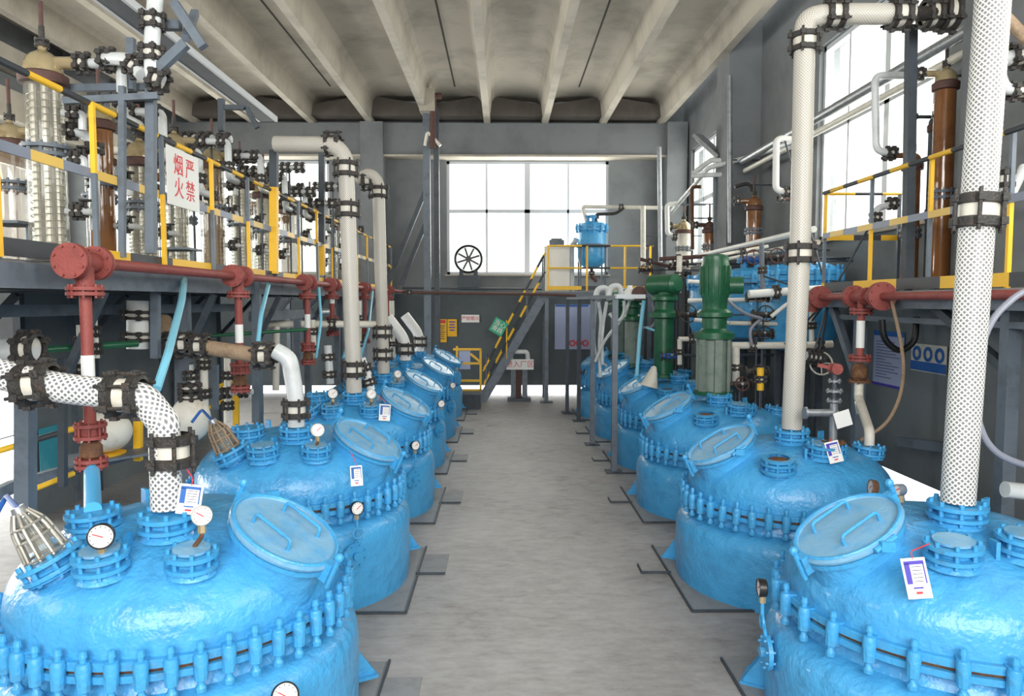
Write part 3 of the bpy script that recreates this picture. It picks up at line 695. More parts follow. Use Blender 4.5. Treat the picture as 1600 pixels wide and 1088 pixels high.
for k, (px, py, Y) in enumerate([(330, 218, 8.1), (372, 246, 8.8), (300, 216, 8.0), (408, 268, 9.5), (452, 262, 10.2), (470, 300, 10.4), (505, 318, 11.0), (520, 292, 11.2)]):
    c = A(px, py, Y); pipe('cross_connector', 'dark clamped glass connector between condenser heads, ' + ['above the sign', 'right of the pale gold dome', 'just above the sign corner', 'left of the tall yellow post', 'right of the tall yellow post', 'below the white header', 'beside the farther tall post', 'under the white elbow'][k], 'pipe', [c-EX*.28, c+EX*.22], .04, 'greypipe', 0, [(c-EX*.22, EX), (c-EX*.05, EX), (c+EX*.14, EX)], cw=.12, group='clamped connectors between condensers'); MB().cyl(V((c.x, c.y, ZD)), c, .012, n=8).build('support_rod', 'dsteel', bpy.data.objects[sorted(o.name for o in bpy.data.objects if o.name.startswith('cross_connector'))[-1]])
# tall glass riser of the nearest bay and its header
pipe('glass_riser', 'pale riser pipe going up past the cable tray with black clamps', 'pipe', [A(252, 128, 5.2), A(238, 118, 5.2), A(237, 70, 5.2), A(246, -40, 5.2)], .052, 'greypipe', .05, [(A(237, 84, 5.2), UP), (A(238, 33, 5.2), UP), (A(248, 125, 5.2), V((1, 0, -.4)))], cw=.1)
pipe('glass_header', 'pale header from the largest condenser to the riser', 'pipe', [A(160, 92, 5.4), A(200, 92, 5.3), A(222, 118, 5.2)], .045, 'greypipe', .06, [(A(168, 92, 5.4), EX), (A(210, 104, 5.25), V((1, 0, -.8)))], cw=.1)
pipe('bent_pipe', 'clear elbow pipe low beside the largest condenser', 'pipe', [A(100, 205, 5.6), A(130, 208, 5.6), A(148, 225, 5.6), A(148, 360, 5.6)], .035, 'greypipe', .08, [(A(112, 205, 5.6), EX), (A(148, 232, 5.6), UP)], cw=.07)
for i, y in enumerate(ys[:10]):                  # drain valves screwed into the flanks of the columns
    for k, zz in enumerate((ZD+.42, ZD+.80, ZD+1.12)):
        if (i+k) % 4 == 3: continue
        x = [-3.30, -3.47, -3.45, -3.42, -3.38, -3.36, -3.35, -3.3, -3.3, -3.3][i]; r = [.128, .10, .13, .12, .125, .14, .15, .15, .14, .14][i]
        lb = ['lower', 'middle', 'upper'][k]+' drain valve on the '+names[i]
        t = thing('drain_valve', ' '.join(lb.split()[:16]), 'valve', (x+r, y, zz), 'drain valves of the left condensers'); c = V((x+r+.09, y, zz))
        MB().tube([c-EX*.09, c+EX*.05, c+EX*.05+(UP*-.12 if k else EY*.14)], .028, 10, .03).build('valve_body', 'greypipe', t)
        m_ = MB(); coupling(m_, c, EX, .034, .07); m_.build('valve_clamp', ['cast', 'cream'], t)
        MB().lathe([(.012, 0), (.012, .07), (.045, .072), (.045, .085)], 12, c+EX*.05, UP).build('hand_knob', 'cast', t)
# floor-side steel tables on the platform
for k, (px, py, Y, w) in enumerate([(20, 350, 5.7, .3), (280, 390, 7.2, .3)]):
    t = thing('small_stand', ['small steel stand at the left frame edge', 'small steel stand under the sign'][k], 'stand', A(px, py, Y)*1.0)
    c = A(px, py, Y); MB().box(c, (w, .35, .02)).build('stand_top', 'steel', t)
    for s in (-1, 1): MB().beam(c+EX*(s*w*.4), V((c.x+s*w*.4, c.y, ZD)), .03, .03).build('leg', 'steel', t)
# wall board on the rail
sg = thing('warning_sign', 'white sign with two columns of red characters tied to the rail', 'sign', (XP+.03, 5.95, 3.2))
y0, y1 = 5.86, 6.46; q = MB(); q.box((XP+.04, (y0+y1)/2, 3.42), (.008, y1-y0, .46)); q.build('sign_board', 'white', sg)
text('lettering', '烟\n火', .18, (XP+.046, y0+.2, 3.42), (0, 1, 0), (0, 0, 1), 'redink', sg); text('lettering', '严\n禁', .18, (XP+.046, y0+.42, 3.42), (0, 1, 0), (0, 0, 1), 'redink', sg)
# ------------------------------------------------------------ red vapour header with its drops
XM, ZM = -2.44, 2.655
YD = [4.35, 6.85, 9.25, 10.6, 13.1, 15.9]
hd = thing('red_header_pipe', 'long oxide red pipe along the edge of the left platform', 'pipe', (XM, YD[0], ZM))
MB().tube([(XM, YD[0], ZM), (XM, 18.0, ZM)], .036, 14).build('pipe_run', 'red', hd)
for y in YD:
    for s in (-1, 1): MB().flange((XM, y+s*.13, ZM), EY, .102, .02, 8, .015, gap=.01).build('pipe_flange', 'red', hd)
    MB().tube([(XM, y-.12, ZM), (XM, y+.12, ZM)], .06, 14).build('tee_body', 'red', hd)
    MB().tube([(XM, y, ZM), (XM, y, ZM-.16)], .052, 14).build('tee_leg', 'red', hd)
    MB().flange((XM, y, ZM-.17), UP, .102, .02, 8, .015, gap=.01).build('pipe_flange', 'red', hd)
W8 = ['nearest', 'second', 'third', 'fourth', 'fifth', 'farthest']
for i, y in enumerate(YD):
    zb = [1.66, 1.80, 1.85, 2.15, 1.9, 1.9][i]
    t = thing('red_drop_pipe', W8[i] + ' red drop pipe hanging from the left red header, white strip on it', 'pipe', (XM, y, zb), 'red drop pipes of the left header')
    MB().cyl((XM, y, zb), (XM, y, ZM-.18), .034, n=14).build('pipe_run', 'red', t)
    MB().flange((XM, y, zb), UP, .09, .02, 8, .015, gap=.05).build('pipe_flange', 'red', t)
    MB().lathe([(.04, -.11), (.062, -.09), (.062, -.03), (.04, 0)], 12, (XM, y, zb-.06), UP, cap=False).build('valve_body', 'rust', t)
    MB().flange((XM, y, zb-.19), UP, .09, .02, 8, .015, gap=.012).build('pipe_flange', 'red', t)
    if i < 4: 
        q = MB(); q.lathe([(.0365, 0), (.0365, .17)], 14, (XM, y, zb+.24 if i else zb+.28), UP, cap=False); lab(q.build('marking_strip', 'white', t), 'white marking strip on the pipe')
wt = LT['water'][1]+root.location
pipe('blue_drop_pipe', 'bright blue pipe from the nearest red flange down to the reactor', 'pipe', [wt, V((XM, YD[0], 1.44))], .042, 'brightblue')
# netted vapour pipes of the left row
vt = LT['vapour'][1]+root.location
a0 = vt+UP*.02; a1 = V((vt.x, vt.y, 1.78)); a2 = A(262, 655, vt.y+.02); a3 = A(208, 620, vt.y+.02); 
pipe('netted_pipe', 'thick white netted pipe rising from the nearest left reactor with elbow', 'pipe', [a0, a1, V((a1.x, a1.y, a2.z-.02)), A(225, 622, vt.y), A(200, 618, vt.y), A(80, 605, vt.y), A(-60, 570, vt.y)], .075, 'netdark', .13, [(A(268, 705, vt.y), UP), (A(196, 618, vt.y), V((1, 0, 0))), (A(58, 600, vt.y), V((1, 0, .1)))], cw=.17, n=24)
pipe('stub_pipe', 'grey stub pipe with black clamp at the left frame edge', 'pipe', [A(-60, 552, 4.6), A(30, 546, 4.6), A(52, 543, 4.6)], .075, 'greypipe', 0, [(A(46, 545, 4.6), V((1, 0, 0)), .07)], cw=.12)
l2 = V((XLR[1], YR[1], DZ[1]))
v2 = LT['vapour'][1]+l2
pipe('lagged_pipe', 'brown lagged pipe with white elbow going down to the second reactor', 'pipe', [v2, v2+UP*.25, A(452, 560, v2.y), A(430, 548, v2.y)], .068, 'greypipe', .1, [(v2+UP*.14, UP), (A(412, 556, v2.y), EX)], cw=.15)
pipe('lagged_pipe', 'straight run of brown lagging with rusty clamps over the second reactor', 'pipe', [A(408, 556, v2.y), A(300, 540, v2.y)], .062, 'brown', 0, [(A(312, 541, v2.y), EX), (A(288, 538, v2.y), EX)], cw=.15)
MB_ = pipe('lagged_pipe', 'grey lagged elbow with straps behind the blue hose', 'pipe', [A(285, 535, 6.6), A(262, 545, 6.7), A(255, 500, 6.9)], .075, 'brown', .1, [(A(270, 540, 6.6), EX)], cw=.15)
pipe('green_pipe', 'dark green horizontal pipe under the left platform', 'pipe', [A(50, 548, 5.6), A(215, 537, 6.2)], .028, 'green')
pipe('green_pipe', 'dark green thin pipe behind the second red drop', 'pipe', [A(330, 525, 8.4), A(480, 515, 9.0)], .02, 'green')
for i, (k, xt, top, lb, lft) in enumerate([(2, 540, 245, 'tall white vertical pipe rising from the third left reactor', 430), (3, 591, 285, 'second tall white vertical pipe rising from the fourth left reactor', 560)]):
    b = LT['vapour'][1]+V((XLR[k], YR[k], DZ[k])); tpz = at(xt, top, Y=b.y)
    pipe('white_riser_pipe', lb, 'pipe', [b, tpz, tpz+V((-.12, 0, .13)), at(lft, top-20 if i == 0 else top-4, Y=b.y+.1)], .088 if i == 0 else .088, 'netfar', .16,
         [(b.lerp(tpz, .95), UP), (b.lerp(tpz, .78 if i == 0 else .22), UP), (b.lerp(tpz, .1 if i == 0 else .1), UP), (at(520 if i == 0 else 575, top-20 if i == 0 else top-2, Y=b.y+.05), EX)], cw=.17, n=20)
for k in (4, 5):
    b = LT['vapour'][1]+V((XLR[k], YR[k], DZ[k])); 
    pipe('white_elbow_pipe', ['white elbow pipe over the fifth left reactor', 'white elbow pipe over the farthest left reactor'][k-4], 'pipe', [b, b+UP*.35, b+V((-.3, 0, .75))], .1, 'white', .16, [(b+UP*.2, UP)], cw=.2)
pipe('white_cross_pipe', 'grey white horizontal pipe behind the third red drop', 'pipe', [A(415, 507, 9.9), A(592, 507, 10.6)], .05, 'cream', 0, [(A(520, 507, 10.3), EX)], cw=.1)
pipe('white_cross_pipe', 'pale drop pipe left of the third red drop', 'pipe', [A(432, 510, 9.9), A(431, 610, 9.9)], .045, 'cream', 0, [(A(431, 560, 9.9), UP)], cw=.1)
pipe('white_cross_pipe', 'pale thin beam pipe above the cross pipe', 'pipe', [A(398, 494, 9.4), A(520, 487, 12)], .03, 'greypipe')
# sight glass bowls and pale fittings behind the first reactors
q = thing('white_bowl', 'round white plastic bowl on the low beam behind the first red drop', 'bowl', A(165, 707, 6.0))
c = A(165, 675, 6.0); MB().ball(c, .20, 24, 14, .85).build('bowl_shell', 'cream', q); MB().lathe([(.14, 0), (.15, .02)], 20, c-UP*.19).build('bowl_foot', 'yellow', q)
q = thing('white_bowl', 'pale round vessel behind the netted elbow', 'bowl', A(298, 660, 6.2)); c = A(298, 655, 6.5); MB().ball(c, .17, 20, 12, 1.2).build('bowl_shell', 'cream', q)
for s in (.2, .28): coupling(MB(), c+UP*s, UP, .06, .07).build('clamp_coupling', ['cast', 'cream'], q)
sh = bar('shelf_plate', 'rusty grey shelf plate under the round white bowl', 'shelf', A(100, 722, 5.9), A(240, 700, 6.2), .5, .02, 'steel')
for k, (px, py, px1, py1, Y, r, m, lb) in enumerate([
    (126, 508, 128, 600, 5.8, .03, 'cream', 'short pale valve stack left of the first red drop'), (148, 500, 152, 560, 5.9, .02, 'cream', 'thin pale pipe touching the first red drop'),
    (215, 470, 215, 545, 6.6, .09, 'white', 'broad white pipe end under the platform'), (318, 540, 320, 640, 6.9, .035, 'cream', 'pale vertical pipe below the brown elbow'),
    (296, 570, 300, 625, 6.9, .04, 'white', 'white stacked fitting right of the blue hose'), (335, 615, 395, 612, 7.6, .03, 'greypipe', 'pale tee pipe behind the second reactor'),
    (355, 555, 356, 660, 7.9, .035, 'cream', 'cream vertical pipe by the second red drop'), (565, 560, 580, 610, 8.9, .05, 'white', 'white fitting behind the tall white pipe'),
    (488, 500, 490, 560, 9.6, .04, 'cream', 'cream fitting left of the third red valve'), (560, 470, 560, 560, 11.2, .05, 'cream', 'cream pipe between the two tall white pipes'),
    (512, 540, 516, 600, 9.4, .05, 'greypipe', 'grey fitting beside the third red valve'), (612, 470, 614, 560, 14.5, .05, 'cream', 'cream pipe right of the second tall white pipe')]):
    p0, p1 = A(px, py, Y), A(px1, py1, Y); d = (p1-p0)
    pipe('pale_fitting', lb, 'fitting', [p0, p1], r, m, 0, [(p0+d*.3, d), (p0+d*.75, d)], cw=.08)
# hoses
simple('blue_hose', 'light blue grey hose leaning from the platform to the netted elbow', 'hose', [at(288, 438, X=-2.66), A(284, 470, 5.6), A(262, 555, 4.6), A(245, 608, 4.35)], .026, 'hosegrey' if 0 else 'hoseblue', .1)
simple('blue_hose', 'light blue hose right of the second red drop', 'hose', [at(420, 443, X=-2.5), A(408, 490, 7.4), A(402, 545, 7.3)], .022, 'hoseblue', .1)
simple('blue_hose', 'thin light blue hose behind the third red drop', 'hose', [at(498, 450, X=-2.42), A(502, 500, 9.6), A(494, 560, 9.4)], .018, 'hoseblue', .1)
simple('blue_hose', 'thin light blue hose left of the second tall white pipe', 'hose', [at(582, 455, X=-2.42), A(575, 520, 11.2), A(562, 560, 11.2), A(572, 580, 11.2)], .022, 'hoseblue', .1)
simple('blue_hose', 'light blue hose between the tall white pipes', 'hose', [at(555, 450, X=-2.6), A(557, 470, 11), A(548, 520, 11), A(536, 560, 10.4)], .02, 'hoseblue', .1)
# low guard rails behind the left row
def slope_rail(label, p0, p1, p2, p3):
    t = thing('low_rail', label, 'guard rail', V(p3) if V(p3).z < V(p0).z else V(p0)); MB().tube([p0, p1], .024, 10).build('top_rail', 'yb', t); MB().tube([p2, p3], .02, 10).build('mid_rail', 'yb', t)
slope_rail('yellow and black sloping rail behind the nearest left reactor', A(-40, 716, 5.4), A(122, 668, 6.0), A(50, 766, 5.4), A(150, 726, 5.8))
bar('yellow_post', 'short yellow post behind the netted pipe', 'post', A(216, 720, 6.2), A(216, 645, 6.2), .06, .05, 'yellow')
bar('yellow_post', 'yellow post below the second red valve', 'post', A(369, 665, 8.3), A(369, 608, 8.3), .06, .05, 'yellow')
slope_rail('short yellow and black rail behind the second red valve', A(322, 612, 8.3), A(362, 596, 8.5), A(322, 640, 8.3), A(362, 620, 8.5))
tag(MB().box(at(80, 700, X=-5.12), (.01, .42, .5)).build('teal_board', 'teal'), 'teal and white notice board behind the low rail', 'board')
# dark partition with the opening left free
pt = thing('partition_screen', 'dark grey partition panels under the left platform', 'partition', (-5.2, 8, 0))
for y0, y1 in ((7.98, 9.3), (9.4, 11.5), (11.6, 13.4)): MB().box((-5.2, (y0+y1)/2, 1.3), (.04, y1-y0, 2.6)).build('panel', 'lowwall2', pt)
for y in (7.94, 9.35, 11.55, 13.45): MB().box((-5.17, y, 1.3), (.08, .08, 2.6)).build('stud', 'dsteel', pt)
# ------------------------------------------------------------ right platform
XQ, ZQ = 3.60, 2.52
rp = thing('steel_platform', 'right steel platform with yellow rails beside the near window', 'platform', (4.1, 5, 0))
MB().box((4.08, 4.9, ZQ-.01), (.98, 6.8, .02)).build('deck_plate', 'plate', rp)
MB().beam((XQ, 1.5, ZQ-.09), (XQ, 8.3, ZQ-.09), .05, .14).build('edge_channel', 'greypipe' if 0 else 'steel', rp)
for y in (2.0, 3.8, 5.42, 7.72, 8.25): MB().beam((XQ, y, ZQ-.1), (4.55, y, ZQ-.1), .08, .1).build('cross_beam', 'dsteel', rp)
for y in (2.0, 3.8, 5.42, 7.72): MB().beam((3.78, y, 0), (3.78, y, ZQ-.15), .10, .10).build('leg', 'steel', rp)
MB().beam((3.78, 7.72, 1.55), (3.7, 8.2, 2.36), .07, .07).build('knee_brace', 'steel', rp); MB().beam((3.78, 5.42, 1.9), (3.7, 6.3, 2.4), .07, .07).build('knee_brace', 'dsteel', rp)
MB().beam((3.75, 2, 2.25), (3.75, 8.2, 2.25), .05, .05).build('lower_rail', 'steel', rp)
rail('guard_rail', 'yellow and grey guard rail along the edge of the right platform', XQ, [8.28, 7.24, 6.24, 5.25, 4.25, 3.2, 2.2][::-1], ZQ, 3.63)
er = thing('guard_rail', 'short cross rail closing the far end of the right platform', 'guard rail', (4.1, 8.33, ZQ))
MB().tube([(XQ+.06, 8.33, 3.63), (4.5, 8.33, 3.63)], .016, 8).build('top_rail', 'yb', er); MB().beam((XQ+.06, 8.33, ZQ+.62), (4.5, 8.33, ZQ+.62), .01, .06).build('mid_rail', 'yb', er)
MB().beam((4.48, 8.33, ZQ), (4.48, 8.33, 3.63), .03, .03).build('post', 'steel', er)
tp = thing('tall_post', 'tall dark grey post rising in front of the near right window', 'post', A(1418, 452, 6.85)); MB().beam(A(1418, 452, 6.85), A(1424, 40, 6.85), .08, .08).build('upper_post', 'dsteel', tp)
# brown and clear condensers on the right
RC = [(1468, 7.1, .095, ZQ, 4.95, 'amber', 'gold', 'tall brown condenser beside the concrete pier, gold head'),
      (1421, 7.75, .085, ZQ, 4.15, 'amber', 'amber', 'dark brown condenser half hidden by the dark post'),
      (1452, 7.6, .05, ZQ, 4.6, 'dsteel', 'dsteel', 'slim dark column between the two brown condensers')]
for px, y, r, z0, z1, b_, h_, lb in RC:
    p = at(px, 400, Y=y); t, e, zt = still('glass_condenser', lb, p.x, y, z0, z1, r, b_, h_, 'condensers on the right platform', side=-1, coil=False, flz=.38, rod=.25)
# long wall pipes
def wallrun(label, x, z, y0, y1, r, m='cream'): return pipe('wall_pipe', label, 'pipe', [(x, y0, z), (x, y1, z)], r, m, group='long pipes along the right wall')
wallrun('upper pale pipe crossing the right windows', 4.2, 4.86, 3.0, 13.0, .06, 'zinc'); wallrun('second pale pipe just below the upper one on the right wall', 4.25, 4.70, 3.0, 13.0, .04, 'cream')
wallrun('long white pipe above the green motors', 3.8, 3.30, 9.0, 16.6, .04, 'white'); wallrun('cream pipe just below the long white pipe', 3.85, 3.14, 9.0, 16.6, .035, 'cream')
wallrun('galvanised pipe on the near right wall up high', 4.1, 5.35, 3.0, 7.2, .05, 'zinc')
pipe('wall_pipe', 'white bent pipe from the pier to the far window', 'pipe', [A(1050, 330, 16.4), A(1108, 262, 13.9), A(1170, 246, 13.0), A(1245, 220, 10.6)], .045, 'greypipe', .1)
def arm(t, p, q, r=.012):
    p, q = V(p), V(q)
    if abs(q.x-(XR+.05)) < .01 and 7.6 < p.y < 9.6: q = V((p.x, p.y, .95)) if p.x < 3.42 and p.z < 2.6 else V((3.66, 8.22, 2.46))
    MB().cyl(p, q, r, n=8).build('support_rod', 'dsteel', t); return t
def loop(label, pts, r, m='cream', cps=(), bend=.08, g=None):
    t = pipe('bent_pipe', label, 'pipe', pts, r, m, bend, cps, cw=.09, group=g); c = (pts[0]+pts[1])/2; return arm(t, c, V((XR+.05, c.y, c.z)))
loop('white bracket pipe hanging beside the far netted pipe', [A(1238, 218, 9.3), A(1213, 216, 9.3), A(1212, 298, 9.3), A(1232, 300, 9.3)], .04, 'white', [(A(1230, 300, 9.3), EX)])
loop('yellow edged bracket pipe in front of the near window', [A(1415, 118, 7.3), A(1367, 118, 7.3), A(1369, 236, 7.3), A(1402, 240, 7.3)], .035, 'greypipe', [(A(1392, 239, 7.3), EX)])
loop('grey elbow pipe left of the dark brown condenser', [A(1368, 350, 7.7), A(1368, 325, 7.7), A(1402, 318, 7.7)], .035, 'greypipe', [(A(1394, 318, 7.7), EX), (A(1368, 340, 7.7), UP)])
loop('cream standing pipe right of the small vessel', [A(1005, 415, 17.3), A(1005, 322, 17.3)], .06, 'cream')
loop('white tall pipe beside the corner column', [A(1032, 410, 17.0), A(1030, 230, 17.0)], .05, 'zinc')
loop('white bracket pipe by the corner column', [A(1060, 318, 16.0), A(1042, 320, 16.0), A(1043, 366, 16.0), A(1058, 370, 16.0)], .05, 'white', [(A(1054, 370, 16), EX)])
loop('tall dark thin pipe left of the floodlight pier', [A(1082, 390, 14.5), A(1081, 292, 14.5), A(1095, 292, 14.5)], .035, 'rust'); loop('tall grey thin pipe under the floodlight', [A(1119, 392, 14.0), A(1118, 270, 14.0)], .05, 'steel')
loop('vertical white pipe up the edge of the concrete pier', [A(1141, 380, 13.2), A(1140, 118, 13.2)], .045, 'zinc')
loop('brown curved pipe on the pier', [A(1148, 292, 12.6), A(1170, 286, 12.6), A(1178, 305, 12.6)], .03, 'cast')
# small bottles and condensers behind the green motors
for k, (px, yb, yt, Y, rp_, b_, h_, lb) in enumerate([(1177, 372, 302, 12.3, 11, 'amber', 'amber', 'brown glass column against the concrete pier'), (1068, 392, 345, 16.2, 11, 'cream', 'gold', 'cream column under the far right window'),
      (1108, 392, 345, 14.2, 9, 'amber', 'oxide', 'rust brown bottle before the far right window'), (1247, 380, 300, 10.8, 10, 'glassb', 'oxide', 'small column half behind the far netted pipe')]):
    s_ = 1150/Y; p = at(px, yb, Y=Y); q = at(px, yt, Y=Y); still('glass_condenser', lb, p.x, Y, 2.95, q.z, rp_/s_, b_, h_, 'small columns along the right wall', side=-1, coil=False, rod=.3)
    sh = thing('column_stand', 'tall grey steel stand under the ' + lb, 'stand', (p.x, Y, 0)); MB().box((p.x, Y, 2.935), (.34, .34, .03)).build('stand_top', 'steel', sh)
    for sx in (-1, 1):
        for sy in (-1, 1): MB().beam((p.x+sx*.14, Y+sy*.14, 0), (p.x+sx*.14, Y+sy*.14, 2.92), .04, .04).build('leg', 'dsteel', sh)
# blue vessels standing behind
def vessel(label, x, y, zf, r, zb, group, n=20, legs=True, dome=.12):
    t = thing('blue_vessel', label, 'vessel', (x, y, 0 if legs else zb), group)
    MB().lathe([(.05, zb), (r*.6, zb+.03), (r*.9, zb+.12), (r, zb+.25), (r, zf-.12), (r*.95, zf-.08)], 36, (x, y, 0), cap=False).build('jacket', 'blue', t)
    MB().lathe([(r*.95, zf-.08), (r*1.06, zf-.07), (r*1.06, zf-.005), (r*.98, zf), (r*1.06, zf+.005), (r*1.06, zf+.06), (r*.95, zf+.07), (r*.9, zf+.07+dome*.4), (r*.6, zf+.07+dome*.85), (.001, zf+.07+dome)], 36, (x, y, 0), cap=False).build('lid', 'blue', t)
    for i in range(n):
        a = 2*PI*i/n; o = bpy.data.objects.new('clamp', CLAMP); COL.objects.link(o); o.parent = t; o['_w'] = (0, 0, 0)
        o.location = V((x+r*1.08*math.cos(a), y+r*1.08*math.sin(a), zf))-V(t.location); o.rotation_euler.z = a; o.scale = (1, 1, 1.15) if legs else (1.2, 1.2, .9)
    for i, (dx, dy) in enumerate(((.3, .2), (-.3, -.1), (.05, -.35))):
        m_ = MB(); c = V((x+dx*r, y+dy*r, zf+dome+.02)); m_.cyl(c, c+UP*.14, r*.12, n=12); m_.flange(c+UP*.15, UP, r*.24, .02, 6, .015, gap=.015); m_.build('nozzle', 'blue2' if i else 'oxide', t)
    if legs:
        for a in (.8, 2.4, 3.9, 5.5): MB().beam((x+r*.58*math.cos(a), y+r*.58*math.sin(a), 0), (x+r*.58*math.cos(a), y+r*.58*math.sin(a), zf-.5), .07, .07).build('leg', 'dsteel', t)
    return t
vessel('large blue vessel with clamped lid behind the far netted pipe', 3.95, 9.75, 2.76, .48, 1.75, 'blue vessels behind the motors')
vessel('middle blue vessel with clamped lid behind the tall green motor', 3.92, 11.55, 2.76, .48, 1.75, 'blue vessels behind the motors')
vessel('far blue vessel with clamped lid left of the tall green motor', 3.90, 13.35, 2.76, .48, 1.75, 'blue vessels behind the motors')
# ------------------------------------------------------------ agitator drives
def agitator(label, x, y, z0, sc_, kind):
    t = thing('agitator_drive', label, 'motor', (x, y, z0), 'green agitator drives on the right reactors'); r = .205*sc_
    MB().lathe([(r*.9, z0), (r*1.12, z0+.01), (r*1.12, z0+.05), (r*.95, z0+.055)], 28, (x, y, 0)).build('base_flange', 'green', t)
    hw = .68*sc_ if kind == 0 else .92*sc_
    if kind == 0:                                # lantern: ribs round an open waist with the shaft inside
        for i in range(6):
            a = PI/6+i*PI/3; MB().beam((x+r*.9*math.cos(a), y+r*.9*math.sin(a), z0+.05), (x+r*.9*math.cos(a), y+r*.9*math.sin(a), z0+hw), .035, r*.42, up=(math.cos(a+PI/2), math.sin(a+PI/2), 0)).build('lantern_rib', 'greendust', t)
        MB().cyl((x, y, z0+.04), (x, y, z0+hw), r*.78, n=18).build('shaft_sleeve', 'greendust', t)
    else:
        MB().lathe([(r*.72, z0+.05), (r*.72, z0+hw)], 24, (x, y, 0)).build('lantern', 'green' if kind == 1 else 'greendust', t)
    z = z0+hw; k = sc_
    MB().lathe([(r*.8, z-.02), (r*1.14, z), (r*1.14, z+.07*k), (r*.85, z+.09*k), (r*.7, z+.12*k), (r*.7, z+.24*k), (r*1.0, z+.26*k), (r*1.0, z+.31*k), (r*.8, z+.35*k)], 28, (x, y, 0)).build('gearbox', 'green', t)
    z += .35*k
    if kind == 0:
        MB().lathe([(r*.7, z), (r*.72, z+.12*k), (r*.80, z+.15*k), (r*.8, z+.52*k), (r*.74, z+.56*k), (r*.74, z+.62*k), (r*.4, z+.65*k)], 24, (x, y, 0)).build('motor', 'green', t)
        for i in range(16):
            a = 2*PI*i/16; MB().box((x+r*.82*math.cos(a), y+r*.82*math.sin(a), z+.34*k), (.03, .008, .34*k), Matrix.Rotation(a, 3, 'Z')).build('cooling_fin', 'green', t)
        MB().cyl((x+r*.75, y-.05, z+.28*k), (x+r*1.5, y-.09, z+.28*k), r*.5, n=18).build('terminal_box', 'green', t)
    else:
        MB().cyl((x-.14*k, y+.2, z+.15*k), (x+.12*k, y-.17, z+.15*k), .15*k, n=24).build('motor', 'green', t)
        MB().lathe([(.15*k, 0), (.155*k, .02), (.1*k, .07), (.05*k, .075)], 24, (x+.12*k, y-.16, z+.15*k), (.58, -.82, 0)).build('fan_cowl', 'green', t)
        MB().box((x, y, z+.0), (.2*k, .3*k, .06*k)).build('motor_foot', 'green', t)
    return t
agitator('tall green agitator motor on the third right reactor', 2.53, 8.75, 1.30, 1.0, 0)
agitator('green agitator drive with side-lying motor on the fourth right reactor', 2.42, 11.0, 1.28, .98, 1)
agitator('dusty green agitator drive on the fifth right reactor', 2.34, 13.25, 1.25, .9, 2)
agitator('farthest green agitator drive, behind the hose posts', 2.42, 15.5, 1.25, .9, 2)
# ------------------------------------------------------------ right header and drops
hx, hz = 3.44, 2.47
hr = thing('red_header_pipe', 'oxide red pipe along the edge of the right platform', 'pipe', (hx, 5, hz))
MB().tube([(hx, 1.5, hz), (hx, 8.1, hz)], .036, 14).build('pipe_run', 'red', hr)
rd = RT2['red'][1]+r2.location
TY = 6.98
for y, rr_ in ((7.95, .12), (TY+.20, .11), (TY-.07, .085), (TY-.33, .13)):
    MB().flange((hx, y, hz), EY, rr_, .022, 8, .016, gap=.012).build('pipe_flange', 'red', hr)
MB().tube([(hx, TY+.2, hz), (hx, TY-.3, hz)], .062, 14).build('tee_body', 'red', hr)
MB().tube([(hx, 7.95, hz), (hx, 8.1, hz), (hx, 8.12, hz-.16)], .05, 12, .05).build('end_elbow', 'red', hr)
dx = V((hx-.02, TY, 0))
t = thing('red_drop_pipe', 'red drop pipe with white strip over the second right reactor', 'pipe', (dx.x, dx.y, rd.z))
MB().cyl((dx.x, dx.y, 1.90), (dx.x, dx.y, hz), .036, n=14).build('pipe_run', 'red', t)
for z in (2.33, 1.88): MB().flange((dx.x, dx.y, z), UP, .105, .018, 8, .014, gap=.012).build('pipe_flange', 'red', t)
MB().lathe([(.05, -.16), (.075, -.13), (.08, -.05), (.045, 0)], 12, (dx.x, dx.y, 1.83), UP, cap=False).build('valve_body', 'rust', t)
MB().flange((dx.x, dx.y, 1.66), UP, .10, .02, 6, .014).build('valve_flange', 'rust', t)
MB().tube([(dx.x, dx.y, 1.66), (dx.x, dx.y, 1.5), rd+UP*.12, rd], .042, 12, .06).build('lower_pipe', 'cream', t)
q = MB(); q.lathe([(.0385, 0), (.0385, .26)], 14, (dx.x, dx.y, 1.98), UP, cap=False); lab(q.build('marking_strip', 'white', t), 'white marking strip on the pipe')
# big netted pipes of the right row
v1 = RT['vapour'][1]+rr.location; top = at(1556, -70, Y=v1.y+.05); mid = v1.lerp(top, .52)
pipe('netted_pipe', 'thick white netted pipe rising from the nearest right reactor out of frame', 'pipe', [v1, top], .086, 'net', 0, [(at(1529, 330, Y=v1.y+.02), top-v1)], cw=.18, n=28)
v2 = RT2['vapour'][1]+r2.location; t2 = at(1258, 30, Y=v2.y+.05)
pipe('netted_pipe', 'tall netted pipe from the second right reactor with elbow at the top', 'pipe', [v2, at(1250, 395, Y=v2.y), t2, at(1290, 22, Y=v2.y+.05), at(1425, 22, Y=v2.y+.05)], .085, 'netfar', .18,
     [(at(1258, 66, Y=v2.y+.05), UP), (at(1303, 22, Y=v2.y+.05), EX), (at(1251, 396, Y=v2.y), UP), (at(1405, 23, Y=v2.y+.05), EX)], cw=.16, n=24)
pipe('dark_header', 'dark flanged header above the tall brown condenser', 'pipe', [at(1425, 22, Y=v2.y+.15), at(1470, 20, Y=v2.y+.3), at(1500, 15, Y=v2.y+.3)], .06, 'cast', .05, [(at(1455, 22, Y=v2.y+.3), EX, .09), (at(1480, 20, Y=v2.y+.3), EX, .11)], cw=.14)
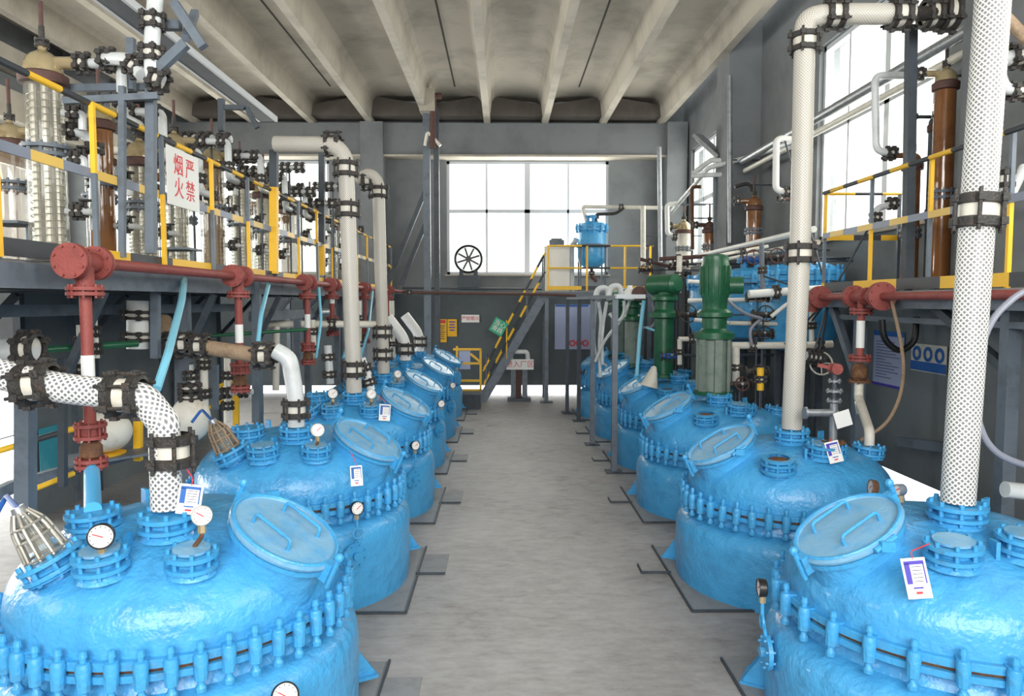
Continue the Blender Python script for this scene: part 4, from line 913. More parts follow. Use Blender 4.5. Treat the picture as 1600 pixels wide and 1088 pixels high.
# grey tee valve on the second right reactor
vv = RT2['valve'][1]+r2.location
t = thing('tee_valve', 'grey steel tee valve on the second right reactor with red handle', 'valve', vv)
q = MB(); q.cyl(vv, vv+UP*.34, .032, n=14); q.cyl(vv+UP*.26+EX*.03, vv+UP*.26-EX*.22, .03, n=14); q.lathe([(.05, 0), (.05, .018), (.03, .02)], 16, vv+UP*.26-EX*.24, EX); q.build('valve_body', 'zinc', t)
for z, r in ((.02, .10), (.36, .06), (.44, .065), (.52, .05)): MB().flange(vv+UP*z, UP, r, .016, 6, .01).build('valve_flange', 'rust' if z < .1 else 'zinc', t)
MB().cyl(vv+UP*.36, vv+UP*.66, .02, n=10).build('valve_stem', 'dsteel', t)
q = MB(); q.cyl(vv+UP*.62+EY*.05, vv+UP*.62-EY*.05, .045, n=16); q.beam(vv+UP*.62, vv+UP*.65-EX*.14, .02, .03); q.build('handle', 'red', t)
# ------------------------------------------------------------ gauges, tags, sight glasses
def gauge(label, c, r, face, foot, group='pressure gauges on the reactors', case='black', needle=.7, siphon=False):
    """round dial on a stem; face = direction the dial looks, foot = where the stem is rooted"""
    c = V(c); f = V(face).normalized(); foot = V(foot); t = thing('pressure_gauge', label, 'gauge', foot, group)
    MB().lathe([(r*.9, -.03), (r, -.025), (r*1.06, .012), (r*1.0, .018), (r*.92, .012)], 28, c, f).build('gauge_case', case, t)
    MB().cyl(c+f*.008, c+f*.0125, r*.92, n=28).build('dial', 'white', t)
    d, a, b = MB().frame_of(f); up = (UP-f*UP.dot(f)).normalized(); rt = up.cross(f)
    m_ = MB()
    for i in range(11):
        q = rad(-135+27*i); v = up*math.cos(q)+rt*math.sin(q); m_.beam(c+f*.014+v*r*.72, c+f*.014+v*r*.86, .003, .0015, up=f)
    m_.build('dial_marks', 'black', t)
    q = rad(-135+270*needle); v = up*math.cos(q)+rt*math.sin(q); MB().beam(c+f*.015-v*r*.2, c+f*.015+v*r*.65, .005, .002, up=f).build('needle', 'redink', t)
    base = c-up*r*.95-f*.01
    pts = [base, base-up*.05, foot] if not siphon else [base, base-up*.10, foot+UP*.05, foot]
    MB().tube(pts, .011, 8, .02).build('stem', 'rust' if not siphon else 'blue2', t); MB().cyl(base-up*.04, base, .019, n=6).build('hex_nut', 'gold', t)
    if siphon: 
        m_ = MB(); cc = base-up*.15; m_.tube([cc+up*(.04*math.cos(a_))+rt*(.04*math.sin(a_)) for a_ in [2*PI*i/14 for i in range(15)]], .008, 6); m_.build('siphon_loop', 'blue2', t)
    return t
L1 = root.location
g0 = LT['gauge'][1]+L1; gauge('large black rimmed gauge on the nearest left reactor', at(158, 838, Y=g0.y-.04), .056, (.35, -1, .1), g0, needle=.25)
g1 = LT['front'][1]+L1; gauge('small tilted gauge beside the netted pipe, green mark on dial', at(315, 806, Y=g1.y), .045, (.55, -1, .25), g1+V((.0, .02, 0)), case='cream', needle=.3)
gauge('gauge at the bottom edge on the nearest left jacket', at(445, 1088, Y=3.3), .06, (.5, -1, .5), at(440, 1120, Y=3.25), needle=.3)
l2c = V((XLR[1], YR[1], DZ[1]))
def aisle(c, ang, r, z): return V((c.x+r*math.cos(rad(ang)), c.y+r*math.sin(rad(ang)), z))
def jacket_gauge(label, cx, cy, ang, zg, r, face):
    p = aisle(V((cx, cy, 0)), ang, .945, zg-.36); g = p+V((math.cos(rad(ang))*.07, math.sin(rad(ang))*.07, .36)); gauge(label, g, r, face, p+V((math.cos(rad(ang))*.03, math.sin(rad(ang))*.03, -.02)), siphon=True)
    t = thing('blind_flange', 'round blue blind flange under the '+label.replace('gauge ', 'gauge '), 'flange', p-UP*.1)
    t['label'] = 'blue bolted flange disc below the ' + label; d = V((math.cos(rad(ang)), math.sin(rad(ang)), 0))
    MB().flange(p+d*.03-UP*.02, d, .10, .025, 8, .015, m=0).build('flange_plate', 'blue2', t); MB().cyl(p-UP*.02-d*.03, p+d*.07-UP*.02, .03, n=12).build('flange_boss', 'blue2', t)
jacket_gauge('black gauge by the second left reactor', XLR[1], YR[1], -50, .84, .05, (.7, -1, .1))
jacket_gauge('gauge by the third left reactor', XLR[2], YR[2], -38, .84, .05, (.7, -1, .1))
jacket_gauge('black gauge beside the nearest right reactor', XRR[0], YR[0], 176, .78, .05, (-1, .12, 0))
for k, ang in ((3, -25), (4, -25)): jacket_gauge('gauge by the '+['', '', '', 'fourth', 'fifth'][k]+' left reactor', XLR[k], YR[k], ang, .95, .05, (.3, -1, .1))
for k in (1, 2, 3):
    p = LT['gauge'][1]+V((XLR[k], YR[k], DZ[k])); 
    if k > 1: gauge('white dial gauge on top of the '+['', 'second', 'third', 'fourth'][k]+' left reactor', p+V((.02, -.05, .13)), .055, (.3, -1, .2), p)
    p = LT['front'][1]+V((XLR[k], YR[k], DZ[k])); gauge('pale gauge near the cover of the '+['', 'second', 'third', 'fourth'][k]+' left reactor', p+V((.02, -.03, .13)), .05, (.5, -1, .2), p, case='cream')
q = RT['spare'][1]+rr.location
gauge('rusty backed gauge behind the nearest right manhole', at(1363, 762, Y=5.3), .055, (-.9, .1, .1), aisle(V((XRR[1], YR[1], 0)), -95, .80, .84), case='rust')
gauge('small dark gauge left of the thick netted pipe', v1+V((-.24, .15, .03)), .032, (-.9, -.2, 0), v1+V((-.22, .16, -.1)), case='steel')
def tagcard(label, top_, tilt, face=(0, -1, 0), size=(.085, .15), anchor=None, m='violet'):
    f = V(face).normalized(); up = (UP*math.cos(tilt)+(UP.cross(f))*math.sin(tilt)); up = (up-f*up.dot(f)).normalized(); rt = up.cross(f); w, h = size
    top_ = V(top_); c = top_-up*h/2; t = thing('hanging_tag', label, 'tag', top_-up*h, 'inspection tags hung on the reactors'); R = Matrix((rt, f, up)).transposed()
    MB().box(c, (w, .004, h), R).build('card', 'white', t)
    m_ = MB(); m_.box(c+up*h*.38+f*.003, (w*.82, .002, h*.09), R); m_.box(c+up*h*.12-rt*w*.3+f*.003, (w*.22, .002, h*.52), R); m_.box(c+up*h*.12+rt*w*.38+f*.003, (w*.05, .002, h*.52), R); m_.box(c-up*h*.24+f*.003, (w*.4, .002, h*.04), R); m_.build('printed_band', m, t)
    m_ = MB()
    for i in range(5): m_.box(c+up*h*(.28-.09*i)+rt*w*.08+f*.003, (w*.4, .002, h*.015), R)
    m_.build('printed_lines', 'ink', t); MB().box(c-up*h*.36+f*.003, (w*.26, .002, h*.06), R).build('red_stamp', 'redink', t)
    MB().tube([top_-up*.008, top_+up*.03, V(anchor) if anchor else top_+up*.09], .003, 6, .02).build('cord', 'redink', t)
    return t
ha = RT['hand'][1]+rr.location
tagcard('white and violet tag on the nearest right reactor', at(1425, 872, Y=ha.y-.12), -.12, (-.15, -1, .35), (.11, .185), at(1452, 850, Y=ha.y-.02))
tagcard('small white and violet tag beside the tee valve', at(1298, 690, Y=vv.y-.15), -.25, (-.1, -1, .2), (.11, .17), vv-UP*.02)
tagcard('blue tag hanging from the nearest netted pipe on a red cord', at(300, 757, Y=vt.y-.02), .15, (.2, -1, .1), (.115, .15), at(283, 720, Y=vt.y-.05), 'cblue')
tagcard('white and blue tag on the second left reactor', at(556, 728, Y=5.6), -.03, (.25, -1, .4), (.09, .155), at(548, 706, Y=5.65), 'cblue')
tagcard('white tag on the dome of the third left reactor', at(602, 632, Y=7.95), .1, (.25, -1, .3), (.12, .18), at(590, 618, Y=8.0), 'cblue')
def whitecard(label, c, w, h, tilt): 
    R = Matrix.Rotation(tilt, 3, 'Y'); t = tag(MB().box(c, (w, .004, h), R).build('paper_tag', 'white'), label, 'tag')
whitecard('blank white card tied to the grey tee valve', at(1317, 655, Y=vv.y-.08), .13, .13, -.3); whitecard('white card on the rusty valve below the red drop', at(1344, 636, Y=TY-.12), .09, .12, -.2)
whitecard('white card left of the first red drop', at(137, 583, Y=5.7), .09, .09, 0)
def caged(label, base, ax, r, h, m='coil', n=10):
    ax = V(ax).normalized(); t = thing('caged_lamp', label, 'sight lamp', base); d, a, b = MB().frame_of(ax)
    MB().cyl(base, base+ax*h*.9, r*.55, r*.42, n=16).build('lamp_glass', 'glass', t)
    for i in range(n):
        q = 2*PI*i/n; v = a*math.cos(q)+b*math.sin(q); m_ = MB(); m_.tube([base+v*r, base+ax*h*.7+v*r*.78, base+ax*h+v*r*.35], .008, 6, .03); m_.build('cage_bar', m, t)
    for k, rr2 in ((.05, 1.0), (.45, .86), (.72, .76)): m_ = MB(); m_.tube([base+ax*h*k+(a*math.cos(q)+b*math.sin(q))*r*rr2 for q in [2*PI*i/20 for i in range(21)]], .007, 6); m_.build('cage_ring', m, t)
    MB().cyl(base+ax*h*.95, base+ax*h*1.12, r*.4, r*.3, n=14).build('lamp_cap', 'zinc', t); return t
for k, c in ((0, L1), (1, l2c)):
    _, b0, ax = LT['sight']; tl = caged(['shiny wire caged lamp on the nearest left reactor', 'dusty wire caged lamp on the second left reactor'][k], b0+c, ax, .095, .24, ['coil', 'brown'][k])
simple('blue_cable', 'dark blue cable at the left frame edge', 'cable', [LT['sight'][1]+L1+LT['sight'][2]*.26, at(10, 775, Y=4.0), at(-20, 830, Y=4.0)], .013, 'cblue', .05)
simple('blue_cable', 'dark blue cable to the second caged lamp', 'cable', [LT['sight'][1]+l2c+LT['sight'][2]*.26, at(315, 640, Y=6.1), at(300, 660, Y=6.0)], .012, 'cblue', .05)
pb, pax = RT2['valve'][1]+V((XRR[3], YR[3], 0)), UP
tag(MB().lathe([(.13, 0), (.12, .02), (.04, .28), (.02, .30)], 18, pb+V((-.72, 0, -.06)), (.25, 0, 1)).build('cone_cover', 'cream'), 'grey cone shaped cover on the fourth right reactor', 'cover')
# ------------------------------------------------------------ pipe jungle behind the right row
J = [((1140, 540), (1280, 540), 9.2, .045, 'cream', 'horizontal cream pipe left of the far netted pipe'), ((1150, 543), (1150, 605), 9.1, .045, 'cream', 'cream elbow leg beside the tall green motor'),
     ((1075, 470), (1245, 468), 9.6, .03, 'white', 'thin white pipe before the blue vessels'), ((1075, 440), (1160, 445), 10.2, .03, 'white', 'upper thin white pipe before the blue vessels'),
     ((1140, 505), (1290, 508), 9.5, .028, 'cream', 'lower cream pipe before the blue vessels'), ((1060, 458), (1062, 400), 12.0, .045, 'cream', 'cream pipe left of the far blue vessel'),
     ((1170, 460), (1340, 448), 8.9, .05, 'white', 'thick white pipe passing behind the netted pipe'), ((1260, 540), (1300, 538), 8.6, .045, 'cream', 'cream pipe end right of the far netted pipe'),
     ((1268, 540), (1268, 478), 8.7, .03, 'cream', 'cream riser right of the far netted pipe'), ((1188, 610), (1188, 575), 8.4, .04, 'yellow', 'yellowish pipe with flange above the third reactor'),
     ((1060, 530), (1100, 530), 10.5, .035, 'cream', 'cream pipe between the two motors'), ((1062, 530), (1062, 570), 10.5, .035, 'cream', 'cream leg between the two motors'),
     ((1120, 400), (1200, 385), 10.4, .025, 'cream', 'slim cream pipe above the tall motor'), ((1000, 405), (1060, 420), 14.5, .035, 'oxide', 'brown flanged line above the side-lying motor'),
     ((1190, 380), (1192, 465), 9.3, .03, 'steel', 'grey upright pipe over the blue vessel'), ((1085, 500), (1140, 505), 10.0, .028, 'white', 'short white pipe behind the tall motor'),
     ((1285, 560), (1260, 556), 8.2, .05, 'greypipe', 'grey stub beside the far netted pipe'), ((1030, 405), (1150, 398), 13, .035, 'oxide', 'rusty line of valves above the motors')]
for p0, p1, Y, r, m, lb in J:
    a_, b_ = A(p0[0], p0[1], Y), A(p1[0], p1[1], Y+.25 if p0[1] != p1[1] or 1 else Y); b_ = A(p1[0], p1[1], Y); d = b_-a_
    t_ = pipe('process_pipe', lb, 'pipe', [a_, b_], r, m, 0, [(a_+d*.25, d), (a_+d*.8, d)] if m in ('oxide', 'greypipe') or d.length > .9 else [(a_+d*.5, d)], cw=.07, n=12)
    arm(t_, a_+d*.6, V((XR+.05, (a_+d*.6).y, (a_+d*.6).z)))
def hw_valve(label, c, r, ax=(0, -1, .2), body='cast', wheel='cast', g='hand valves behind the right row'):
    c = V(c); d, a, b = MB().frame_of(ax); t = thing('hand_valve', label, 'valve', c-UP*.12, g)
    MB().tube([c+a*-.14+d*-.1, c+d*-.1, c+a*.14+d*-.1], .04, 12).build('valve_body', body, t)
    for s in (-1, 1): MB().flange(c+a*(s*.13)-d*.1, a, .07, .016, 6, .01).build('valve_flange', 'cast', t)
    MB().cyl(c-d*.1, c+d*.01, .016, n=8).build('valve_stem', 'zinc', t)
    m_ = MB(); m_.tube([c+(a*math.cos(q)+b*math.sin(q))*r for q in [2*PI*i/18 for i in range(19)]], .01, 6)
    for i in range(4): m_.beam(c, c+(a*math.cos(PI/2*i)+b*math.sin(PI/2*i))*r, .012, .008, up=d)
    m_.build('hand_wheel', wheel, t); return arm(t, c-d*.1, V((XR+.05, (c-d*.1).y, (c-d*.1).z)))
HV = [(1197, 490, 9.2, .10, 'dark valve cluster left of the far netted pipe'), (1188, 462, 9.2, .08, 'rusty valve above the dark valve cluster'), (1195, 520, 9.2, .08, 'lower dark valve left of the far netted pipe'), (1283, 568, 8.3, .13, 'pale hand wheel right of the far netted pipe'),
      (1075, 490, 10.6, .13, 'dark hand wheel between the motors'), (1160, 600, 8.6, .08, 'rusty valve beside the tall motor foot'), (1186, 580, 8.5, .07, 'black valve on the yellowish pipe'), (1215, 400, 9.6, .10, 'rusty valve behind the netted pipe coupling'),
      (1178, 402, 9.8, .10, 'red rusty valve above the blue vessel'), (1232, 405, 9.6, .08, 'brown valve touching the netted pipe'), (1110, 415, 11.5, .08, 'dark valve left of the tall motor top'), (1065, 410, 13, .09, 'small rusty valve above the far vessel'),
      (1050, 555, 10.6, .09, 'blue valve beside the fourth agitator foot'), (1010, 420, 14.6, .1, 'far rusty valve by the yellow rail')]
for px, py, Y, r, lb in HV: hw_valve(lb, A(px, py, Y), r, body='cast' if 'blue' not in lb else 'cblue', wheel='oxide' if 'rust' in lb else ('cream' if 'pale' in lb else 'cast'))
for k, (pts, m, r, lb) in enumerate([([(1128, 462, 8.9), (1160, 490, 8.9), (1190, 498, 9.1)], 'hosegrey', .02, 'grey hose from the tall motor to the dark valves'), ([(1190, 498, 9.1), (1170, 515, 9.1), (1175, 540, 9.1)], 'hosegrey', .02, 'curved grey hose under the dark valves'),
      ([(1205, 495, 9.1), (1230, 475, 9.1), (1245, 470, 9.1)], 'white', .025, 'white hose from the dark valves to the netted pipe'), ([(1040, 480, 11), (1032, 520, 11), (1010, 512, 11)], 'hoseblue', .018, 'pale hose loop beside the side-lying motor')]):
    simple('loose_hose', lb, 'hose', [A(*p) for p in pts], r, m, .25)
# hoses at the right edge
simple('grey_hose', 'big grey hose curving down at the right frame edge', 'hose', [A(1660, 445, 4.0), A(1600, 452, 4.0), A(1545, 500, 3.9), A(1524, 580, 3.9), A(1522, 640, 3.9), A(1545, 705, 3.9), A(1610, 732, 3.9), A(1680, 730, 4.0)], .018, 'hosegrey', .35)
simple('brown_hose', 'thin brown hose hanging from the right red pipe', 'hose', [at(1393, 470, X=3.5), A(1405, 520, 6.6), A(1413, 570, 6.6), A(1408, 620, 6.6), A(1385, 665, 6.6), A(1345, 688, 6.7)], .016, 'brown', .3)
simple('black_hose', 'black hose loop under the right platform', 'hose', [A(1378, 500, 7.0), A(1380, 530, 7.0), A(1405, 552, 7.0), A(1430, 535, 7.0), A(1432, 495, 7.0)], .03, 'black', .25)
pipe('side_pipe', 'pale stub pipe at the right frame edge over the reactor', 'pipe', [A(1570, 765, 4.4), A(1660, 775, 4.4)], .05, 'greypipe')
pipe('side_pipe', 'pale pipe with clamps beside the thick netted pipe', 'pipe', [A(1560, 95, 5.4), A(1590, 88, 5.4), A(1660, 80, 5.4)], .055, 'greypipe', .05, [(A(1592, 88, 5.4), EX)])
pipe('side_pipe', 'curved pale pipe below the upper side pipe', 'pipe', [A(1562, 115, 5.4), A(1570, 140, 5.4), A(1660, 145, 5.4)], .04, 'greypipe', .1, [(A(1593, 143, 5.4), EX)])
pipe('side_pipe', 'rusty striped slanting pipe at the top right corner', 'pipe', [A(1560, 15, 5.2), A(1640, 100, 5.2)], .04, 'brown')
pipe('side_pipe', 'pale valve pipe right of the netted pipe at rail height', 'pipe', [A(1568, 290, 5.3), A(1572, 320, 5.3), A(1600, 262, 5.5)], .035, 'greypipe', .05, [(A(1570, 280, 5.3), UP)])
# wall papers
nb = thing('notice_sheet', 'bluish printed sheet on the dark wall beside the red drop', 'notice', (4.6, 8.8, 1.5))
def wsheet(px0, px1, py0, py1, X=4.60):
    a, b = at(px0, py0, X=X), at(px1, py1, X=X); return a, b
a_, b_ = at(1366, 516, X=4.6), at(1410, 600, X=4.6); yc, dy = (a_.y+b_.y)/2, abs(a_.y-b_.y); z1_, z0_ = a_.z, at(1366, 600, X=4.6).z
MB().box((4.605, yc, (z0_+z1_)/2), (.008, dy, z1_-z0_)).build('sheet', 'paper', nb); MB().box((4.599, yc, z1_-.03), (.004, dy, .06)).build('header_band', 'cblue', nb); MB().box((4.599, yc, z0_+.015), (.004, dy, .03)).build('footer_band', 'violet', nb)
m_ = MB(); random.seed(5)
for i in range(13):
    L = random.uniform(.3, .8)*dy; m_.box((4.599, a_.y-dy*.1-L/2, z1_-.13-i*(z1_-z0_-.2)/13), (.003, L, .007))
m_.build('printed_lines', 'ink', nb)
ps = thing('safety_poster', 'blue pictogram poster on the dark wall under the right platform', 'poster', (4.6, 7.7, 1.5))
a_ = at(1424, 536, X=4.6); b_ = at(1478, 585, X=4.6); z0_ = at(1424, 578, X=4.6).z; yc = (a_.y+b_.y)/2; dy = abs(a_.y-b_.y)
MB().box((4.605, yc, (a_.z+z0_)/2), (.006, dy, a_.z-z0_)).build('sheet', 'cream', ps)
for i in range(3):
    y = a_.y-dy*(.18+.32*i); R_ = (a_.z-z0_)*.27; MB().lathe([(R_*.55, 0), (R_, 0), (R_, .004), (R_*.55, .004)], 20, (4.598, y, a_.z-R_*1.3), (-1, 0, 0), cap=False).build('pictogram', 'cblue', ps)
MB().box((4.599, yc, z0_+.06), (.004, dy, .10)).build('caption_band', 'cblue', ps)
# ------------------------------------------------------------ far end: stair, platform, pedestal, wheel
YS = 17.5
st = thing('steel_stair', 'grey steel stair with yellow banded handrails against the end wall', 'stair', (-.3, YS+.35, 0))
p0, p1 = at(752, 622, Y=YS), at(852, 458, Y=YS); p0.z = .0; d = (p1-p0); dn = d.normalized()
for dy in (0, .7):
    MB().beam(p0+EY*dy, p1+EY*dy, .03, .2).build('stringer', 'steel', st)
    MB().tube([p0+EY*dy+UP*.75+EX*.05, p1+EY*dy+UP*.95], .022, 10).build('handrail', 'yb', st)
    MB().tube([p0+EY*dy+UP*.4+EX*.05, p1+EY*dy+UP*.5], .018, 10).build('middle_rail', 'yb', st)
    for k in (.08, .4, .72, .98): MB().tube([p0+d*k+EY*dy, p0+d*k+EY*dy+UP*.9], .018, 8).build('baluster', 'yellow' if k in (.4,) else 'steel', st)
for i in range(11): q = p0+d*((i+.5)/11); MB().box((q.x, q.y+.35, q.z), (.24, .68, .025)).build('tread', 'dsteel', st)
gs = thing('green_sign', 'green and white square sign on the stair handrail', 'sign', at(779, 525, Y=YS-.04)); c = at(779, 511, Y=YS-.05); u = dn; n_ = V((0, -1, 0)); w_ = n_.cross(u)
R_ = Matrix((u, n_, u.cross(n_))).transposed(); MB().box(c, (.36, .012, .34), R_).build('sign_board', 'greenboard', gs)
text('lettering', '当心\n滑跌', .15, c-EY*.012, (dn.z*.9, 0, -dn.x*.9), (dn.x, 0, dn.z), 'white', gs)
bp = thing('end_platform', 'small steel platform at the end wall with yellow rails', 'platform', (2.3, 18, 0))
MB().box((2.25, 17.95, 2.64), (2.6, .95, .03)).build('deck_plate', 'plate', bp)
for y in (17.5, 18.4): MB().beam((.95, y, 2.57), (3.55, y, 2.57), .05, .12).build('edge_channel', 'steel', bp)
for x in (1.05, 2.3, 3.5):
    for y in (17.5, 18.4): MB().beam((x, y, 0), (x, y, 2.5), .09, .09).build('leg', 'steel', bp)
    MB().box((x, 17.5, .01), (.3, .3, .02)).build('foot_plate', 'dsteel', bp)
er = thing('end_rail', 'yellow and grey guard rail of the small end platform', 'guard rail', (2.3, 17.48, 2.66))
for z in (3.72, 3.2): MB().tube([(1.05, 17.46, z), (3.55, 17.46, z)], .022, 8).build('top_rail' if z > 3.5 else 'mid_rail', 'yb2', er)
MB().beam((1.05, 17.46, 2.73), (3.55, 17.46, 2.73), .01, .09).build('toe_board', 'yb2', er)
for x in (1.08, 2.0, 2.9, 3.5): MB().beam((x, 17.46, 2.66), (x, 17.46, 3.72), .045, .045).build('post', 'yellow', er)
for z in (3.72, 3.2): MB().tube([(3.55, 17.46, z), (3.55, 18.4, z)], .022, 8).build('side_rail', 'yb', er)
vs = vessel('small blue vessel standing on the end platform before the window', 2.17, 17.95, 4.18, .34, 3.22, None, 12, False, .1)
ring = thing('vessel_stand', 'grey stand holding the small blue vessel', 'stand', (2.17, 17.95, 2.66))
MB().lathe([(.38, 3.72), (.43, 3.72), (.43, 3.78), (.38, 3.78), (.38, 3.72)], 28, (2.17, 17.95, 0), cap=False).build('ring', 'steel', ring)
for a in (.8, 2.35, 3.9, 5.5): MB().beam((2.17+.41*math.cos(a), 17.95+.41*math.sin(a), 2.66), (2.17+.41*math.cos(a), 17.95+.41*math.sin(a), 3.74), .04, .04).build('leg', 'steel', ring)
pipe('vessel_pipe', 'rusty outlet valve pipe under the small blue vessel', 'pipe', [(2.17, 17.95, 3.2), (2.17, 17.95, 3.0), (2.3, 17.95, 2.9)], .04, 'oxide', .05, [((2.17, 17.95, 3.1), UP)], cw=.08)
pipe('vessel_pipe', 'pale pipe from the top of the small vessel to the right', 'pipe', [(2.05, 17.95, 4.3), A(910, 323, 17.9), A(1035, 325, 17.4)], .045, 'cream', .08, [(A(970, 324, 17.6), EX)], cw=.1)
pipe('vessel_pipe', 'dark hose pipe from the small vessel lid', 'pipe', [(2.27, 17.95, 4.3), A(930, 335, 17.9), A(962, 334, 17.7), A(975, 324, 17.6)], .04, 'cast', .1)
pipe('vessel_pipe', 'grey downpipe left of the small vessel', 'pipe', [A(893, 455, 18.2), A(893, 385, 18.2), A(900, 375, 18.0)], .07, 'greypipe', .05)
tb = thing('overhead_stand_in', 'white box standing for glare by the end window, grey cap on top', 'tank', (1.25, 18.2, 2.66))  # white body added in place of glare, grey cap above it
MB().box((1.32, 18.15, 3.2), (.62, .55, 1.08)).build('tank_body_stand_in', 'white', tb); MB().box((1.32, 18.15, 3.82), (.36, .4, .16)).build('tank_lid_added', 'steel', tb); MB().box((1.32, 18.15, 3.92), (.26, .3, .04)).build('lid_handle_added', 'steel', tb)  # parts of the added box: white body in place of glare, grey cap above
# cross pipe at the far end
arm_ = pipe('red_cross_pipe', 'thin dark red pipe crossing the far end of the aisle', 'pipe', [A(628, 457, 17.0), A(850, 460, 17.0), A(900, 462, 17.0)], .032, 'oxide', 0, [(A(640, 457, 17.0), EX)], cw=.1)
pipe('grey_cross_pipe', 'dark grey conduit above the red cross pipe', 'pipe', [A(628, 450, 18.4), A(850, 452, 18.4)], .025, 'dsteel')
arm(arm_, A(760, 458, 17.0), V((A(760, 458, 17).x, YB, A(760, 458, 17).z)))
# upright posts to the ceiling and their braces
for k, (px, lb) in enumerate([(669, 'light grey twin post reaching the ceiling, left one'), (684, 'darker post reaching the ceiling, right of the twin')]):
    b = A(px, 560, 17.3); b.z = 0; t_ = V((b.x, b.y, [6.85, 6.85][k])); bar('roof_post', lb, 'post', b, t_, .16 if k == 0 else .12, .14, 'steel' if k == 0 else 'dsteel')
for k, (a, b, lb) in enumerate([((604, 448), (664, 300), 'long dark brace leaning on the roof posts'), ((626, 446), (664, 352), 'shorter dark brace under the long one')]):
    bar('brace_bar', lb, 'brace', A(a[0], a[1], 17.4), A(b[0], b[1], 17.4), .1, .1, 'dsteel')
t = thing('roof_pipe', 'rusty pipe and hook at the top of the roof posts', 'pipe', A(677, 215, 17.1)); MB().tube([A(676, 232, 17.1), A(677, 150, 17.1), A(690, 150, 17.1)], .07, 10, .08).build('pipe_run', 'oxide', t); MB().tube([A(664, 228, 17.1), A(668, 205, 17.1), A(688, 228, 17.1)], .04, 8, .1).build('hook', 'cream', t)
tag(MB().box(A(668, 158, 17.15), (.35, .3, .5)).build('ceiling_box', 'concrete'), 'pale box at the ceiling above the roof posts', 'box')
# spoked wheel in the window
fw = thing('fan_wheel', 'black spoked wheel on a dark stand before the end window', 'fan', A(732, 452, 18.6)); c = A(732, 405, 18.55)
m_ = MB(); R0 = .33; m_.tube([c+V((R0*math.cos(q), 0, R0*math.sin(q))) for q in [2*PI*i/40 for i in range(41)]], .032, 8); m_.build('rim', 'black', fw)
for i in range(8): q = 2*PI*i/8+.3; v = V((math.cos(q), 0, math.sin(q))); MB().beam(c+v*.07, c+v*.29, .05, .035, up=(0, 1, 0)).build('blade', 'black', fw)
MB().cyl(c-EY*.06, c+EY*.06, .075, n=20).build('hub', 'black', fw); b = A(732, 454, 18.55)
m_ = MB(); m_.box((c.x, c.y+.08, (b.z+c.z-.4)/2+.0), (.52, .4, c.z-.42-b.z)); m_.box((c.x-.18, c.y, c.z-.36), (.1, .1, .16)); m_.box((c.x+.18, c.y, c.z-.36), (.1, .1, .16)); m_.build('stand', 'dsteel', fw)
tag(MB().box((c.x, 18.65, b.z-.02), (.9, .5, .05)).build('wall_shelf', 'dsteel'), 'dark wall shelf carrying the spoked wheel', 'shelf')
# signs on the end wall
def board(name, label, px0, py0, px1, py1, Y, m, s=None, sm='redink', size=.2):
    a, b = A(px0, py0, Y), A(px1, py1, Y); t = thing(name, label, 'sign', ((a.x+b.x)/2, Y, b.z)); MB().box(((a.x+b.x)/2, Y, (a.z+b.z)/2), (b.x-a.x, .02, a.z-b.z)).build('sign_board', m, t)
    if s: text('lettering', s, size, ((a.x+b.x)/2, Y-.014, (a.z+b.z)/2), (1, 0, 0), (0, 0, 1), sm, t)
    return t, a, b
board('wall_sign', 'white sign with four red characters on the end wall', 721, 492, 749, 504, 18.97, 'white', '严禁烟火', size=.115)
t, a, b = board('warning_board', 'left yellow warning board with red heading', 684, 499, 698, 535, 18.97, 'ylw_flat'); m_ = MB(); m_.box(((a.x+b.x)/2, 18.955, a.z-.06), (.17, .006, .08)); m_.build('heading_band', 'redink', t)
m_ = MB(); [m_.box(((a.x+b.x)/2+.01*(i % 2), 18.955, a.z-.17-.055*i), (.14-.03*(i % 3), .006, .018)) for i in range(7)]; m_.build('text_lines', 'ink', t)
t, a, b = board('warning_board', 'right yellow warning board, shorter than its neighbour', 699, 499, 714, 526, 18.97, 'ylw_flat'); m_ = MB(); [m_.box(((a.x+b.x)/2, 18.955, a.z-.07-.07*i), (.16-.03*(i % 2), .006, .03)) for i in range(4)]; m_.build('text_lines', 'violet', t)
t, a, b = board('notice_board', 'tall pale notice board left of the hose posts', 867, 476, 884, 546, 18.97, 'paper'); MB().box(((a.x+b.x)/2, 18.955, a.z-.03), (.26, .006, .05)).build('heading_band', 'cblue', t)
t, a, b = board('notice_board', 'second pale notice board behind the hose posts, red circles below', 886, 476, 922, 546, 18.97, 'paper'); MB().box(((a.x+b.x)/2, 18.955, a.z-.03), (.5, .006, .05)).build('heading_band', 'cblue', t)
for i in range(3): MB().lathe([(.05, 0), (.085, 0), (.085, .005), (.05, .005)], 18, (a.x+.14+.17*i, 18.957, b.z+.16), (0, -1, 0), cap=False).build('red_ring', 'redink', t)
# pedestal with the red lettered plate
pd = thing('pedestal', 'grey pedestal with red lettered plate and white hoop on the aisle axis', 'pedestal', A(811, 616, 17.9)); pc = A(811, 540, 17.8); pc.z = 0
for s in (-1, 1): MB().box((pc.x+s*.14, pc.y, .5), (.12, .2, 1.0)).build('column_side', 'steel', pd)
MB().box((pc.x-.02, pc.y+.03, .5), (.16, .1, .96)).build('red_core', 'oxide', pd); MB().box((pc.x, pc.y, .04), (.56, .4, .08)).build('foot', 'dsteel', pd)
zt_ = A(811, 569, 17.8).z; MB().box((pc.x+.02, pc.y-.12, zt_), (.66, .03, .25)).build('name_plate', 'white', pd); text('lettering', '进入厂区', .17, (pc.x+.02, pc.y-.14, zt_), (1, 0, 0), (0, 0, 1), 'redink', pd)
MB().tube([(pc.x-.2, pc.y, zt_+.05), (pc.x-.2, pc.y, zt_+.3), (pc.x+.2, pc.y, zt_+.3), (pc.x+.22, pc.y, zt_+.05)], .055, 12, .08).build('hoop', 'white', pd)
